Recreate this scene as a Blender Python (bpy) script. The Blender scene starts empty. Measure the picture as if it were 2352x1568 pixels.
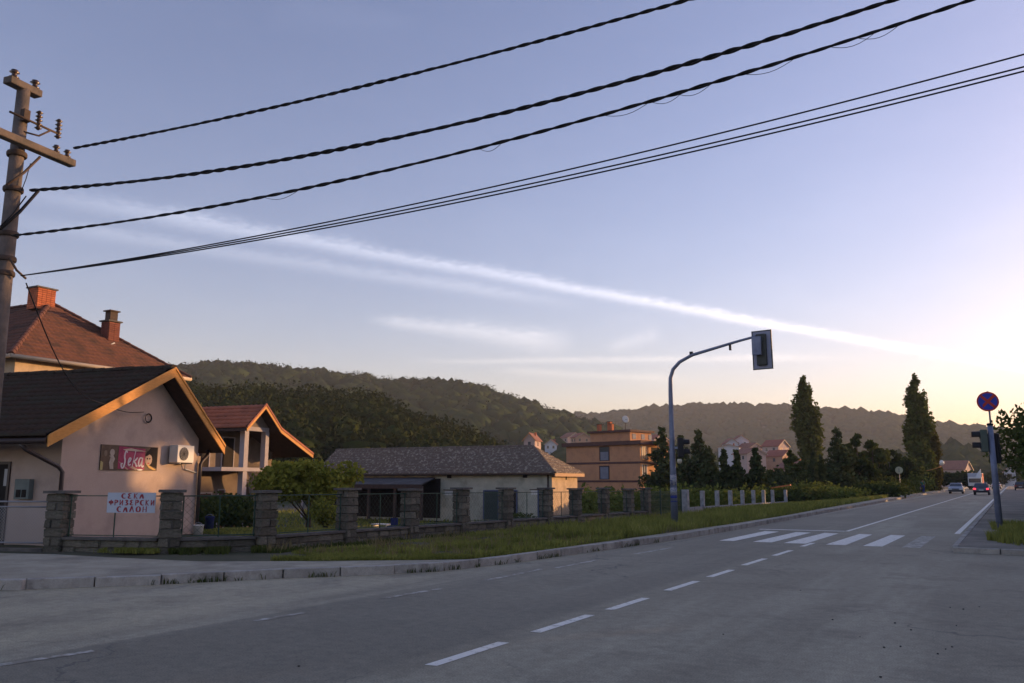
import bpy, bmesh, math, random
import numpy as np
from mathutils import Vector, Matrix, Quaternion
random.seed(7); rng = np.random.default_rng(11)
SC = bpy.context.scene; COL = SC.collection; R = math.radians

# ------------------------------------------------------------------ camera
FPX, EYE, CXP, CYP, HOR, VPX = 1897.0, 1.7, 1176.0, 784.0, 1104.0, 2328.0   # measured on the photograph at 2352 px width
PITCH = math.atan((HOR-CYP)/FPX); YAW = math.atan((VPX-CXP)/(FPX/math.cos(PITCH)))
cam = bpy.data.objects.new('camera', bpy.data.cameras.new('camera')); COL.objects.link(cam)
cam.location = (0, 0, EYE); cam.rotation_euler = (math.pi/2+PITCH, 0, YAW)
cam.data.sensor_width = 36; cam.data.lens = 36*FPX/2352; cam.data.clip_end = 6000; cam.data.clip_start = .05
SC.camera = cam
# survey helpers: a sight line from the eye meets the ground, a wall plane, or a known distance
FW = np.array([-math.sin(YAW)*math.cos(PITCH), math.cos(YAW)*math.cos(PITCH), math.sin(PITCH)])
RT = np.array([math.cos(YAW), math.sin(YAW), 0.]); UP = np.cross(RT, FW); EC = np.array([0, 0, EYE])
def ray(x, y): return FW*FPX+RT*(x-CXP)-UP*(y-CYP)
def gz(x, y, z=0.): d = ray(x, y); return EC+d*(z-EYE)/d[2]
def gd(x, y, D): d = ray(x, y); return EC+d*D/math.hypot(d[0], d[1])
def gX(x, y, X): d = ray(x, y); return EC+d*X/d[0]
def onpl(x, y, p0, n):
    d = ray(x, y); n = np.array(n, float); return EC+d*((np.array(p0)-EC).dot(n)/d.dot(n))

# ------------------------------------------------------------------ world, sun, exposure
SUN_AZ, SUN_EL = 35.0, 6.0          # degrees right of the road direction (+Y), above the horizon
w = bpy.data.worlds.new('World'); SC.world = w; w.use_nodes = True
nt = w.node_tree; N = nt.nodes; L = nt.links; N.clear()
def nd(t, **k):
    n = N.new(t)
    for a, b in k.items(): setattr(n, a, b)
    return n
def wm(op, a, b=None, c=None, clamp=False):
    n = nd('ShaderNodeMath', operation=op, use_clamp=clamp)
    for i, v in enumerate((a, b, c)):
        if v is None: continue
        if isinstance(v, (int, float)): n.inputs[i].default_value = v
        else: L.new(v, n.inputs[i])
    return n.outputs[0]
sky = nd('ShaderNodeTexSky', sky_type='NISHITA', sun_disc=False)
sky.sun_elevation = R(SUN_EL); sky.sun_rotation = R(SUN_AZ)
sky.air_density = 1.0; sky.dust_density = 0.8; sky.ozone_density = 1.5; sky.altitude = 0
tc = nd('ShaderNodeTexCoord'); vec = tc.outputs['Generated']
nrm = nd('ShaderNodeVectorMath', operation='NORMALIZE'); L.new(vec, nrm.inputs[0]); vec = nrm.outputs[0]
mp = nd('ShaderNodeMapping'); mp.inputs['Scale'].default_value = (1, 1, 3); L.new(vec, mp.inputs[0])
ns = nd('ShaderNodeTexNoise'); ns.inputs['Scale'].default_value = 9; ns.inputs['Detail'].default_value = 8; ns.inputs['Roughness'].default_value = .6; L.new(mp.outputs[0], ns.inputs[0])
ns2 = nd('ShaderNodeTexNoise'); ns2.inputs['Scale'].default_value = 90; ns2.inputs['Detail'].default_value = 5; L.new(mp.outputs[0], ns2.inputs[0])
def dirv(x, y): d = ray(x, y); return d/np.linalg.norm(d)
def dotc(v):
    n = nd('ShaderNodeVectorMath', operation='DOT_PRODUCT'); L.new(vec, n.inputs[0]); n.inputs[1].default_value = tuple(v); return n.outputs['Value']
total = None
# contrails and high streaks: great-circle arcs (start, end, width at start, width at end, strength)
for (a, b, wa, wb, st) in [((90, 442), (2352, 848), .0105, .0032, .95), ((60, 508), (1120, 668), .008, .007, .42), ((860, 733), (1230, 779), .006, .012, .55),
                           ((1400, 800), (1500, 770), .006, .008, .2), ((980, 830), (1760, 822), .003, .004, .3), ((620, 20), (900, 45), .02, .01, .10), ((1150, 850), (1500, 868), .004, .004, .2)]:
    da, db = dirv(*a), dirv(*b); nn = np.cross(da, db); nn /= np.linalg.norm(nn)
    t = np.cross(nn, da); ang = math.atan2(db.dot(t), db.dot(da)); 
    along = wm('DIVIDE', wm('ARCTAN2', dotc(t), dotc(da)), ang)          # 0 .. 1 along the streak
    wd = wm('ADD', wm('MULTIPLY', along, wb-wa), wa)
    off = wm('ADD', dotc(nn), wm('MULTIPLY', wm('SUBTRACT', ns.outputs[0], .5), wm('MULTIPLY', wd, 1.3)))
    off = wm('ADD', off, wm('MULTIPLY', wm('SUBTRACT', ns2.outputs[0], .5), wm('MULTIPLY', wd, 1.2)))
    q = wm('DIVIDE', off, wm('MAXIMUM', wd, .002)); g = wm('POWER', 2.718, wm('MULTIPLY', wm('MULTIPLY', q, q), -1))
    e0 = wm('MULTIPLY', wm('ADD', along, .06), 5, clamp=True); e1 = wm('MULTIPLY', wm('SUBTRACT', 1.25, along), 4, clamp=True)
    f = wm('MULTIPLY', wm('MULTIPLY', g, wm('MULTIPLY', e0, e1)), st)
    f = wm('MULTIPLY', f, wm('ADD', wm('MULTIPLY', ns2.outputs[0], .9), .35))
    front = wm('GREATER_THAN', dotc(da), 0.0); f = wm('MULTIPLY', f, front)
    total = f if total is None else wm('ADD', total, f)
veil = wm('MULTIPLY', wm('SUBTRACT', ns.outputs[0], .45), .16)
total = wm('ADD', total, veil)
tint = nd('ShaderNodeMix', data_type='RGBA', blend_type='MULTIPLY'); tint.inputs[0].default_value = 1
L.new(sky.outputs[0], tint.inputs[6]); tint.inputs[7].default_value = (1.11, .895, 1.06, 1)
hsv = nd('ShaderNodeHueSaturation'); hsv.inputs['Saturation'].default_value = 1.04; L.new(tint.outputs[2], hsv.inputs['Color'])
cl = nd('ShaderNodeMix', data_type='RGBA', blend_type='MULTIPLY'); cl.inputs[0].default_value = 1; L.new(hsv.outputs[0], cl.inputs[6]); cl.inputs[7].default_value = (2.0, 1.75, 1.5, 1)
mx = nd('ShaderNodeMix', data_type='RGBA'); L.new(wm('MULTIPLY', total, 1.0, clamp=True), mx.inputs[0]); L.new(hsv.outputs[0], mx.inputs[6]); L.new(cl.outputs[2], mx.inputs[7])
bg = nd('ShaderNodeBackground'); bg.inputs[1].default_value = .13; L.new(mx.outputs[2], bg.inputs[0])
wo = nd('ShaderNodeOutputWorld'); L.new(bg.outputs[0], wo.inputs[0])
sl = bpy.data.lights.new('sun', 'SUN'); sl.energy = 3.1; sl.angle = R(.6); sl.color = (1, .56, .24)
so = bpy.data.objects.new('sun', sl); COL.objects.link(so)
SD = Vector((math.sin(R(SUN_AZ))*math.cos(R(SUN_EL)), math.cos(R(SUN_AZ))*math.cos(R(SUN_EL)), math.sin(R(SUN_EL))))
so.rotation_euler = SD.to_track_quat('Z', 'Y').to_euler(); so.location = (30, 30, 30)
SC.view_settings.view_transform = 'Standard'; SC.view_settings.look = 'None'; SC.view_settings.gamma = 1
SC.view_settings.use_curve_mapping = False; SC.view_settings.exposure = 1.24
SC.cycles.max_bounces = 6; SC.cycles.volume_bounces = 0; SC.cycles.use_denoising = True; SC.cycles.sample_clamp_indirect = 5
HAZE = 0.00021

# ------------------------------------------------------------------ helpers
def label(o, lab, cat, group=None):
    o['label'] = lab; o['category'] = cat
    if group: o['group'] = group
    return o
def rootloc(o):
    while o.parent: o = o.parent
    return np.array(o.location)
def empty(name, loc, lab=None, cat=None, group=None):
    o = bpy.data.objects.new(name, None); o.location = tuple(loc); o.empty_display_size = .3; COL.objects.link(o)
    if lab: label(o, lab, cat, group)
    return o
def link(name, me, mat=None, parent=None, **props):
    o = bpy.data.objects.new(name, me); COL.objects.link(o)
    if mat is not None and not me.materials: me.materials.append(mat)
    if parent: o.parent = parent
    for k, v in props.items(): o[k] = v
    return o
def npmesh(name, V, F, smooth=False):
    V = np.asarray(V, dtype=np.float32); F = np.asarray(F, dtype=np.int32)
    me = bpy.data.meshes.new(name); k = F.shape[1]
    me.vertices.add(len(V)); me.vertices.foreach_set('co', V.ravel())
    me.loops.add(F.size); me.loops.foreach_set('vertex_index', F.ravel())
    me.polygons.add(len(F)); me.polygons.foreach_set('loop_start', np.arange(0, F.size, k, dtype=np.int32))
    me.polygons.foreach_set('loop_total', np.full(len(F), k, dtype=np.int32))
    if smooth: me.polygons.foreach_set('use_smooth', np.ones(len(F), dtype=bool))
    me.update(calc_edges=True); me.validate(); return me
class MB:
    def __init__(s): s.v = []; s.f = []; s.sm = []
    def add(s, vs, fs, smooth=False):
        o = len(s.v); s.v += [tuple(map(float, p)) for p in vs]; s.f += [tuple(i+o for i in f) for f in fs]; s.sm += [smooth]*len(fs); return s
    def hexa(s, b, t):   # bottom 4, top 4 (ccw)
        return s.add(list(b)+list(t), [(3, 2, 1, 0), (4, 5, 6, 7), (0, 1, 5, 4), (1, 2, 6, 5), (2, 3, 7, 6), (3, 0, 4, 7)])
    def box(s, c, sz, ang=0, tilt=None):
        c = np.array(c, float); h = np.array(sz)/2; m = Matrix.Rotation(ang, 3, 'Z')
        if tilt: m = m @ tilt
        P = [c+np.array(m @ Vector((x*h[0], y*h[1], z*h[2]))) for z in (-1, 1) for x, y in ((-1, -1), (1, -1), (1, 1), (-1, 1))]
        return s.hexa(P[:4], P[4:])
    def prism(s, poly, off):   # 3-D polygon extruded by a vector
        n = len(poly); a = [np.array(p, float) for p in poly]; b = [p+np.array(off, float) for p in a]
        return s.add(a+b, [tuple(range(n))[::-1], tuple(range(n, 2*n))]+[(i, (i+1) % n, n+(i+1) % n, n+i) for i in range(n)])
    def tube(s, pts, rad, n=8, cap=True, smooth=True):
        pts = [Vector(p) for p in pts]; m = len(pts); rad = rad if hasattr(rad, '__len__') else [rad]*m
        vs = []; prev = None
        for i, p in enumerate(pts):
            t = (pts[min(i+1, m-1)]-pts[max(i-1, 0)]).normalized()
            if prev is None: u = t.orthogonal().normalized()
            else: u = (prev-t*prev.dot(t)); u = u.normalized() if u.length > 1e-6 else t.orthogonal().normalized()
            prev = u; v = t.cross(u)
            vs += [p+(u*math.cos(2*math.pi*k/n)+v*math.sin(2*math.pi*k/n))*rad[i] for k in range(n)]
        fs = [(i*n+k, i*n+(k+1) % n, (i+1)*n+(k+1) % n, (i+1)*n+k) for i in range(m-1) for k in range(n)]
        s.add(vs, fs, smooth)
        if cap: o = len(s.v)-len(vs); s.f += [tuple(o+k for k in range(n))[::-1], tuple(o+(m-1)*n+k for k in range(n))]; s.sm += [False, False]
        return s
    def lathe(s, c, prof, n=14, axis=(0, 0, 1)):
        q = Vector((0, 0, 1)).rotation_difference(Vector(axis)); c = Vector(c); vs = []
        for r, z in prof: vs += [c+q @ Vector((r*math.cos(2*math.pi*k/n), r*math.sin(2*math.pi*k/n), z)) for k in range(n)]
        m = len(prof); fs = [(i*n+k, i*n+(k+1) % n, (i+1)*n+(k+1) % n, (i+1)*n+k) for i in range(m-1) for k in range(n)]
        o = len(s.v); s.add(vs, fs, True); s.f += [tuple(o+k for k in range(n))[::-1], tuple(o+(m-1)*n+k for k in range(n))]; s.sm += [False, False]
        return s
    def build(s, name, mat, parent=None, bevel=0, **props):
        me = bpy.data.meshes.new(name); off = rootloc(parent) if parent else np.zeros(3)
        me.from_pydata([tuple(np.array(p)-off) for p in s.v], [], s.f)
        me.polygons.foreach_set('use_smooth', s.sm); me.update()
        bm = bmesh.new(); bm.from_mesh(me); bmesh.ops.recalc_face_normals(bm, faces=bm.faces)
        if bevel: bmesh.ops.bevel(bm, geom=list(bm.edges), offset=bevel, segments=1, affect='EDGES')
        bm.to_mesh(me); bm.free()
        return link(name, me, mat, parent, **props)
class Fr:   # a frame: s along a wall, n outward, z up
    def __init__(s, o, left):  # left: degrees left of +Y of the direction s
        a = R(left); s.o = np.array([o[0], o[1], 0.]); s.d = np.array([-math.sin(a), math.cos(a), 0]); s.n = np.array([math.cos(a), math.sin(a), 0]); s.ang = math.atan2(s.d[1], s.d[0])
    def p(s, a, b, z): return s.o+s.d*a+s.n*b+np.array([0, 0, z])
    def box(s, m, a0, a1, b0, b1, z0, z1):
        P = [s.p(a, b, z) for z in (z0, z1) for a, b in ((a0, b0), (a1, b0), (a1, b1), (a0, b1))]
        return m.hexa(P[:4], P[4:])
    def px(s, x, y, off=0):   # where a sight line meets the wall plane shifted outward: (s, z)
        q = onpl(x, y, s.o+s.n*off, s.n); return (q-s.o).dot(s.d), q[2]
def lerp(a, b, t): return np.array(a)*(1-t)+np.array(b)*t

# ------------------------------------------------------------------ materials
MATS = {}
def mat(name, c1, c2=None, scale=3, rough=.8, bump=0, bscale=None, detail=6, metal=0, rnd=0, c3=None, s3=.5, spec=.3, coords='Object', stretch=None, t3=(.45, .65), emit=None, estr=0, alpha=None, trans=0, speck=0):
    if name in MATS: return MATS[name]
    m = bpy.data.materials.new(name); m.use_nodes = True; t = m.node_tree; b = t.nodes['Principled BSDF']; l = t.links
    def n(tp, **k):
        x = t.nodes.new(tp)
        for a, v in k.items(): setattr(x, a, v)
        return x
    rgba = lambda c: (c[0], c[1], c[2], 1)
    b.inputs['Roughness'].default_value = rough; b.inputs['Metallic'].default_value = metal; b.inputs['Specular IOR Level'].default_value = spec
    tcn = n('ShaderNodeTexCoord'); src = tcn.outputs[coords] if coords != 'World' else n('ShaderNodeNewGeometry').outputs['Position']
    if stretch: mpn = n('ShaderNodeMapping'); mpn.inputs['Scale'].default_value = stretch; l.new(src, mpn.inputs[0]); src = mpn.outputs[0]
    col = None
    if c2 is not None:
        no = n('ShaderNodeTexNoise'); no.inputs['Scale'].default_value = scale; no.inputs['Detail'].default_value = detail; no.inputs['Roughness'].default_value = .62; l.new(src, no.inputs[0])
        rp = n('ShaderNodeMapRange'); rp.inputs[1].default_value = .33; rp.inputs[2].default_value = .67; l.new(no.outputs[0], rp.inputs[0])
        mxn = n('ShaderNodeMix', data_type='RGBA'); l.new(rp.outputs[0], mxn.inputs[0]); mxn.inputs[6].default_value = rgba(c1); mxn.inputs[7].default_value = rgba(c2); col = mxn.outputs[2]
    if c3 is not None:
        no = n('ShaderNodeTexNoise'); no.inputs['Scale'].default_value = s3; no.inputs['Detail'].default_value = 7; no.inputs['Roughness'].default_value = .6; l.new(src, no.inputs[0])
        rp = n('ShaderNodeMapRange'); rp.inputs[1].default_value = t3[0]; rp.inputs[2].default_value = t3[1]; l.new(no.outputs[0], rp.inputs[0])
        mxn = n('ShaderNodeMix', data_type='RGBA'); l.new(rp.outputs[0], mxn.inputs[0]); l.new(col, mxn.inputs[6]); mxn.inputs[7].default_value = rgba(c3); col = mxn.outputs[2]
    if speck:
        no = n('ShaderNodeTexNoise'); no.inputs['Scale'].default_value = 70; no.inputs['Detail'].default_value = 2; l.new(src, no.inputs[0])
        mr = n('ShaderNodeMapRange'); mr.inputs[3].default_value = 1-speck; mr.inputs[4].default_value = 1+speck; mr.inputs[1].default_value = .3; mr.inputs[2].default_value = .7; l.new(no.outputs[0], mr.inputs[0])
        vm = n('ShaderNodeVectorMath', operation='SCALE'); l.new(col, vm.inputs[0]); l.new(mr.outputs[0], vm.inputs['Scale']); col = vm.outputs[0]
    if rnd:
        oi = n('ShaderNodeObjectInfo'); mr = n('ShaderNodeMapRange'); mr.inputs[3].default_value = 1-rnd; mr.inputs[4].default_value = 1+rnd; l.new(oi.outputs['Random'], mr.inputs[0])
        vm = n('ShaderNodeVectorMath', operation='SCALE'); l.new(mr.outputs[0], vm.inputs['Scale'])
        if col is None: vm.inputs[0].default_value = c1
        else: l.new(col, vm.inputs[0])
        col = vm.outputs[0]
    if col is None: b.inputs['Base Color'].default_value = rgba(c1)
    else: l.new(col, b.inputs['Base Color'])
    if bump:
        no = n('ShaderNodeTexNoise'); no.inputs['Scale'].default_value = bscale or scale*6; no.inputs['Detail'].default_value = 5; l.new(src, no.inputs[0])
        bp = n('ShaderNodeBump'); bp.inputs['Strength'].default_value = min(1, bump); bp.inputs['Distance'].default_value = .02; l.new(no.outputs[0], bp.inputs['Height']); l.new(bp.outputs[0], b.inputs['Normal'])
    if emit: b.inputs['Emission Color'].default_value = rgba(emit); b.inputs['Emission Strength'].default_value = estr
    if trans: b.inputs['Transmission Weight'].default_value = trans
    MATS[name] = m; return m
def leafmat(name, c1, c2, c3=None, s=.6, transl=.25):
    if name in MATS: return MATS[name]
    m = bpy.data.materials.new(name); m.use_nodes = True; t = m.node_tree; l = t.links; t.nodes.clear()
    n = lambda tp: t.nodes.new(tp)
    g = n('ShaderNodeNewGeometry'); no = n('ShaderNodeTexNoise'); no.inputs['Scale'].default_value = s; no.inputs['Detail'].default_value = 4; l.new(g.outputs['Position'], no.inputs[0])
    ad = n('ShaderNodeMath'); ad.operation = 'MULTIPLY_ADD'; l.new(g.outputs['Random Per Island'], ad.inputs[0]); ad.inputs[1].default_value = .5
    mr = n('ShaderNodeMapRange'); mr.inputs[1].default_value = .35; mr.inputs[2].default_value = .65; mr.inputs[3].default_value = 0; mr.inputs[4].default_value = .5; l.new(no.outputs[0], mr.inputs[0]); l.new(mr.outputs[0], ad.inputs[2])
    cr = n('ShaderNodeValToRGB'); cr.color_ramp.elements[0].color = (*c1, 1); cr.color_ramp.elements[1].color = (*c2, 1)
    if c3: e = cr.color_ramp.elements.new(.9); e.color = (*c2, 1); cr.color_ramp.elements[-1].color = (*c3, 1)
    l.new(ad.outputs[0], cr.inputs[0])
    df = n('ShaderNodeBsdfDiffuse'); tr = n('ShaderNodeBsdfTranslucent'); ms = n('ShaderNodeMixShader'); ms.inputs[0].default_value = transl
    l.new(cr.outputs[0], df.inputs[0]); l.new(cr.outputs[0], tr.inputs[0]); l.new(df.outputs[0], ms.inputs[1]); l.new(tr.outputs[0], ms.inputs[2])
    o = n('ShaderNodeOutputMaterial'); l.new(ms.outputs[0], o.inputs[0]); MATS[name] = m; return m

M_asph = None
def asphalt():
    m = bpy.data.materials.new('asphalt'); m.use_nodes = True; t = m.node_tree; b = t.nodes['Principled BSDF']; l = t.links
    def n(tp, **k):
        x = t.nodes.new(tp)
        for a, v in k.items(): setattr(x, a, v)
        return x
    pos = n('ShaderNodeNewGeometry').outputs['Position']
    def noise(sc, det=6, ro=.6, stretch=None, d=0):
        x = n('ShaderNodeTexNoise'); x.inputs['Scale'].default_value = sc; x.inputs['Detail'].default_value = det; x.inputs['Roughness'].default_value = ro; x.inputs['Distortion'].default_value = d
        if stretch: mp_ = n('ShaderNodeMapping'); mp_.inputs['Scale'].default_value = stretch; l.new(pos, mp_.inputs[0]); l.new(mp_.outputs[0], x.inputs[0])
        else: l.new(pos, x.inputs[0])
        return x.outputs[0]
    def mr(a, lo, hi, o0=0, o1=1):
        x = n('ShaderNodeMapRange'); l.new(a, x.inputs[0]); x.inputs[1].default_value = lo; x.inputs[2].default_value = hi; x.inputs[3].default_value = o0; x.inputs[4].default_value = o1; return x.outputs[0]
    def mixc(f, a, bb):
        x = n('ShaderNodeMix', data_type='RGBA'); l.new(f, x.inputs[0])
        for i, v in ((6, a), (7, bb)):
            if isinstance(v, tuple): x.inputs[i].default_value = (*v, 1)
            else: l.new(v, x.inputs[i])
        return x.outputs[2]
    c = mixc(mr(noise(.22, 5), .35, .65), (.225, .204, .146), (.300, .272, .195))
    c = mixc(mr(noise(.55, 6, .6, (1, .09, 1)), .5, .68), c, (.37, .34, .245))      # streaks worn along the road
    c = mixc(mr(noise(.8, 7, .65), .54, .62, 0, .45), c, (.175, .158, .115))          # oil and repair patches
    sx = n('ShaderNodeSeparateXYZ'); l.new(pos, sx.inputs[0])
    def ma(op, a, bb=None, cl=False):
        x = n('ShaderNodeMath', operation=op, use_clamp=cl)
        for i, v in enumerate((a, bb)):
            if v is None: continue
            if isinstance(v, (int, float)): x.inputs[i].default_value = v
            else: l.new(v, x.inputs[i])
        return x.outputs[0]
    X, Y = sx.outputs[0], sx.outputs[1]
    # dusty shoulder along the left kerb, and the older dark resurfaced lane beside it
    dust = ma('MULTIPLY', ma('MULTIPLY', mr(ma('ADD', X, ma('MULTIPLY', noise(1.2), .8)), -8.3, -9.0), mr(noise(.9, 6), .35, .6)), .55)
    c = mixc(dust, c, (.48, .43, .29))
    lane = ma('MULTIPLY', ma('MULTIPLY', mr(X, -8.45, -8.38), mr(X, -5.0, -5.2)), mr(noise(.3, 4, .5, (1, .2, 1)), .3, .6, .25, .6))
    c = mixc(lane, c, (.160, .148, .112))
    # cracks
    vo = n('ShaderNodeTexVoronoi', feature='DISTANCE_TO_EDGE'); vo.inputs['Scale'].default_value = .33
    wp = n('ShaderNodeVectorMath', operation='MULTIPLY_ADD'); nz = n('ShaderNodeTexNoise'); nz.inputs['Scale'].default_value = 1.5; nz.inputs['Detail'].default_value = 6; l.new(pos, nz.inputs[0])
    l.new(nz.outputs['Color'], wp.inputs[0]); wp.inputs[1].default_value = (1.6, 1.6, 0); l.new(pos, wp.inputs[2]); l.new(wp.outputs[0], vo.inputs[0])
    crack = ma('MULTIPLY', mr(vo.outputs[0], .010, .003), mr(noise(.16, 3), .5, .6))
    c = mixc(ma('MULTIPLY', crack, .6), c, (.05, .05, .052))
    sp = mr(noise(55, 2, .5), .35, .65, .78, 1.22); vm = n('ShaderNodeVectorMath', operation='SCALE'); l.new(c, vm.inputs[0]); l.new(sp, vm.inputs['Scale'])
    vm2 = n('ShaderNodeVectorMath', operation='SCALE'); l.new(vm.outputs[0], vm2.inputs[0]); l.new(mr(noise(7, 6, .7), .35, .65, .86, 1.14), vm2.inputs['Scale']); vm = vm2
    l.new(vm.outputs[0], b.inputs['Base Color']); b.inputs['Roughness'].default_value = .72; b.inputs['Specular IOR Level'].default_value = .35
    bp = n('ShaderNodeBump'); bp.inputs['Strength'].default_value = .35; bp.inputs['Distance'].default_value = .012; l.new(noise(60, 3), bp.inputs['Height']); l.new(bp.outputs[0], b.inputs['Normal'])
    return m
M_asph = asphalt()
M_conc = mat('pavement_concrete', (.29, .265, .20), (.42, .39, .30), 1.6, .9, .4, 30, c3=(.20, .185, .15), s3=.7, t3=(.5, .7), coords='World', speck=.15)
M_kerb = mat('kerb_concrete', (.32, .30, .27), (.44, .42, .38), 5, .9, .5, 30, rnd=.14, c3=(.15, .14, .12), s3=2, t3=(.5, .7), coords='World', speck=.12)
M_soil = mat('soil_and_turf', (.055, .062, .030), (.085, .085, .048), .9, .95, .8, 6, c3=(.10, .085, .06), s3=.35, coords='World')
M_paint = mat('road_paint', (.86, .84, .76), (.78, .76, .68), 7, .7, .2, 40, c3=(.40, .37, .29), s3=9, t3=(.56, .66), coords='World')
M_oldpaint = mat('worn_road_paint', (.58, .56, .50), (.42, .40, .35), 5, .8, .2, 40, c3=(.26, .24, .19), s3=5, t3=(.42, .56), coords='World')
M_stone = mat('rough_stone', (.11, .10, .08), (.20, .18, .14), 5, .95, 1, 22, rnd=.34, c3=(.075, .085, .06), s3=3, t3=(.5, .66))
M_mortar = mat('mortar', (.10, .095, .085), (.15, .14, .125), 6, .95, .6, 30)
M_coping = mat('dark_coping', (.085, .080, .075), (.16, .15, .135), 4, .85, .5, 30)
M_pink = mat('pink_render', (.47, .365, .305), (.53, .42, .355), 1.1, .92, .6, 60, c3=(.37, .285, .24), s3=.8, t3=(.5, .72), coords='World', speck=.06)
M_woodor = mat('varnished_board', (.54, .24, .05), (.68, .33, .085), 7, .6, .3, 30, stretch=(1, 1, 6))
M_soffit = mat('dark_soffit', (.05, .035, .03), (.08, .055, .045), 6, .8)
M_tiledk = mat('dark_roof_tile', (.040, .028, .022), (.070, .044, .032), 9, .85, .5, 40, c3=(.052, .046, .034), s3=1.5, spec=.1)
M_tilered = mat('red_roof_tile', (.36, .13, .08), (.47, .18, .11), 4, .8, .3, 40, rnd=.08, c3=(.27, .11, .075), s3=2)
M_tilebrn = mat('brown_red_tile', (.11, .050, .036), (.155, .068, .046), 7, .85, .5, 40, rnd=.12, c3=(.07, .04, .032), s3=1.2)
M_tileold = mat('lichened_tile', (.12, .098, .082), (.20, .165, .14), 8, .95, .8, 25, c3=(.36, .33, .27), s3=4.5, t3=(.53, .62), rnd=.15, spec=.1)
M_brick = mat('chimney_brick', (.40, .115, .055), (.52, .17, .08), 14, .85, .5, 50, rnd=.18)
M_plaster = mat('grey_plaster', (.40, .41, .33), (.52, .52, .42), 1.5, .95, .4, 40, c3=(.27, .27, .21), s3=.9, t3=(.5, .7), coords='World')
M_cream = mat('cream_plaster', (.50, .38, .26), (.58, .45, .31), 1.2, .92, .3, 40, c3=(.42, .32, .22), s3=2)
M_dark = mat('dark_void', (.016, .014, .014), (.028, .022, .02), 3, .9)
M_downp = mat('brown_downpipe', (.045, .03, .028), None, 3, .45, spec=.5)
M_white = mat('white_enamel', (.72, .72, .68), (.66, .66, .62), 4, .45, rnd=.03)
M_grille = mat('grille_grey', (.22, .225, .23), None, 3, .6)
M_steel = mat('galvanised_blue_grey', (.17, .20, .30), (.22, .25, .34), 6, .5, metal=.3, spec=.5, c3=(.13, .15, .22), s3=2)
M_black = mat('black_plastic', (.018, .018, .022), None, 3, .5)
M_sigback = mat('signal_back_dark', (.05, .056, .05), (.075, .08, .07), 5, .6)
M_sigrim = mat('signal_board_grey', (.26, .28, .38), (.32, .34, .44), 5, .55)
M_red = mat('sign_red', (.45, .04, .03), None, 3, .5)
M_blue = mat('sign_blue', (.03, .05, .38), None, 3, .5)
M_pole = mat('pole_concrete', (.13, .11, .10), (.19, .155, .135), 5, .9, .6, 30, c3=(.10, .09, .08), s3=3)
M_iron = mat('rusty_iron', (.055, .042, .036), (.10, .07, .055), 8, .8)
M_cable = mat('black_cable', (.010, .010, .012), None, 3, .6)
M_insul = mat('brown_porcelain', (.05, .028, .022), None, 3, .3, spec=.6)
M_green = mat('green_painted_steel', (.025, .06, .045), (.04, .085, .06), 6, .5)
M_zinc = mat('galvanised_wire', (.32, .33, .36), None, 3, .5, metal=.3)
M_cpost = mat('pale_concrete_post', (.34, .34, .35), (.44, .43, .43), 5, .9, .3, 40, c3=(.24, .24, .24), s3=3)
M_glass = mat('window_glass', (.06, .07, .085), None, 3, .08, spec=.8)
M_trunk = mat('bark', (.075, .055, .04), (.12, .09, .07), 9, .95, 1, 30)
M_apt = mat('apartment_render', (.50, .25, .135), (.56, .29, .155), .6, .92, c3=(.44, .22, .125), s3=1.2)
M_aptband = mat('apartment_band', (.085, .04, .035), (.12, .06, .05), 3, .8)
M_gutter = mat('pale_gutter', (.50, .42, .33), None, 3, .6)

# leaves
LF_dark = leafmat('dark_leaves', (.024, .042, .014), (.065, .084, .028))
LF_mid = leafmat('mid_leaves', (.045, .065, .018), (.11, .13, .04), (.17, .15, .05))
LF_yel = leafmat('yellow_green_leaves', (.15, .17, .03), (.33, .32, .06), (.19, .16, .04), 1.4)
LF_pop = leafmat('poplar_leaves', (.055, .078, .020), (.14, .16, .042), (.10, .09, .03), .8)
LF_popy = leafmat('poplar_gold_leaves', (.06, .058, .018), (.13, .115, .03), (.20, .15, .035), .8)
LF_con = leafmat('conifer_needles', (.036, .055, .024), (.092, .110, .046), s=1.2, transl=.08)
LF_grass = leafmat('grass_blades', (.15, .165, .040), (.31, .32, .085), (.46, .40, .17), .9, .3)
LF_vine = leafmat('vine_leaves', (.08, .11, .026), (.19, .22, .055), (.28, .25, .08), .7)
LF_wood = leafmat('wood_canopy', (.020, .033, .014), (.050, .062, .024), (.080, .072, .030), .035, .12)
LF_hill = leafmat('hill_canopy', (.024, .042, .020), (.048, .072, .030), (.070, .076, .034), .012, .08)
LF_far = leafmat('far_canopy', (.034, .052, .020), (.062, .080, .030), None, .008, .05)

# ------------------------------------------------------------------ terrain
def gh(x, y):
    """ground height left of the road: falls gently away from the street"""
    g = .10-.0066*max(0, y-14)-.03*max(0, -x-22)-.085*min(1, max(0, (y-20)/12))*max(0, -x-16); g = max(g, -1.2)
    if x > -15:
        t = min(1, max(0, (x+15)/4.5)); g = g*(1-t)+.10*t
    if x > -10.3: g = .10
    return g
def hit(px, py):
    d = ray(px, py); t = 0
    for k in range(2500):
        t += .08/np.linalg.norm(d[:2]); p = EC+d*t
        if p[2] <= gh(p[0], p[1]): return p
    return p
KERB = [gz(*p) for p in [(-1300, 1345), (-600, 1352), (0, 1355), (300, 1345), (600, 1330), (800, 1322), (1000, 1312), (1150, 1296), (1300, 1275), (1450, 1254), (1560, 1238), (1680, 1218), (1800, 1196)]]
KERB = [p[:2] for p in KERB]+[np.array(p) for p in ((-8.85, 50), (-9.15, 75), (-9.5, 110), (-9.6, 150), (-9.6, 250), (-9.6, 520))]
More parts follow.
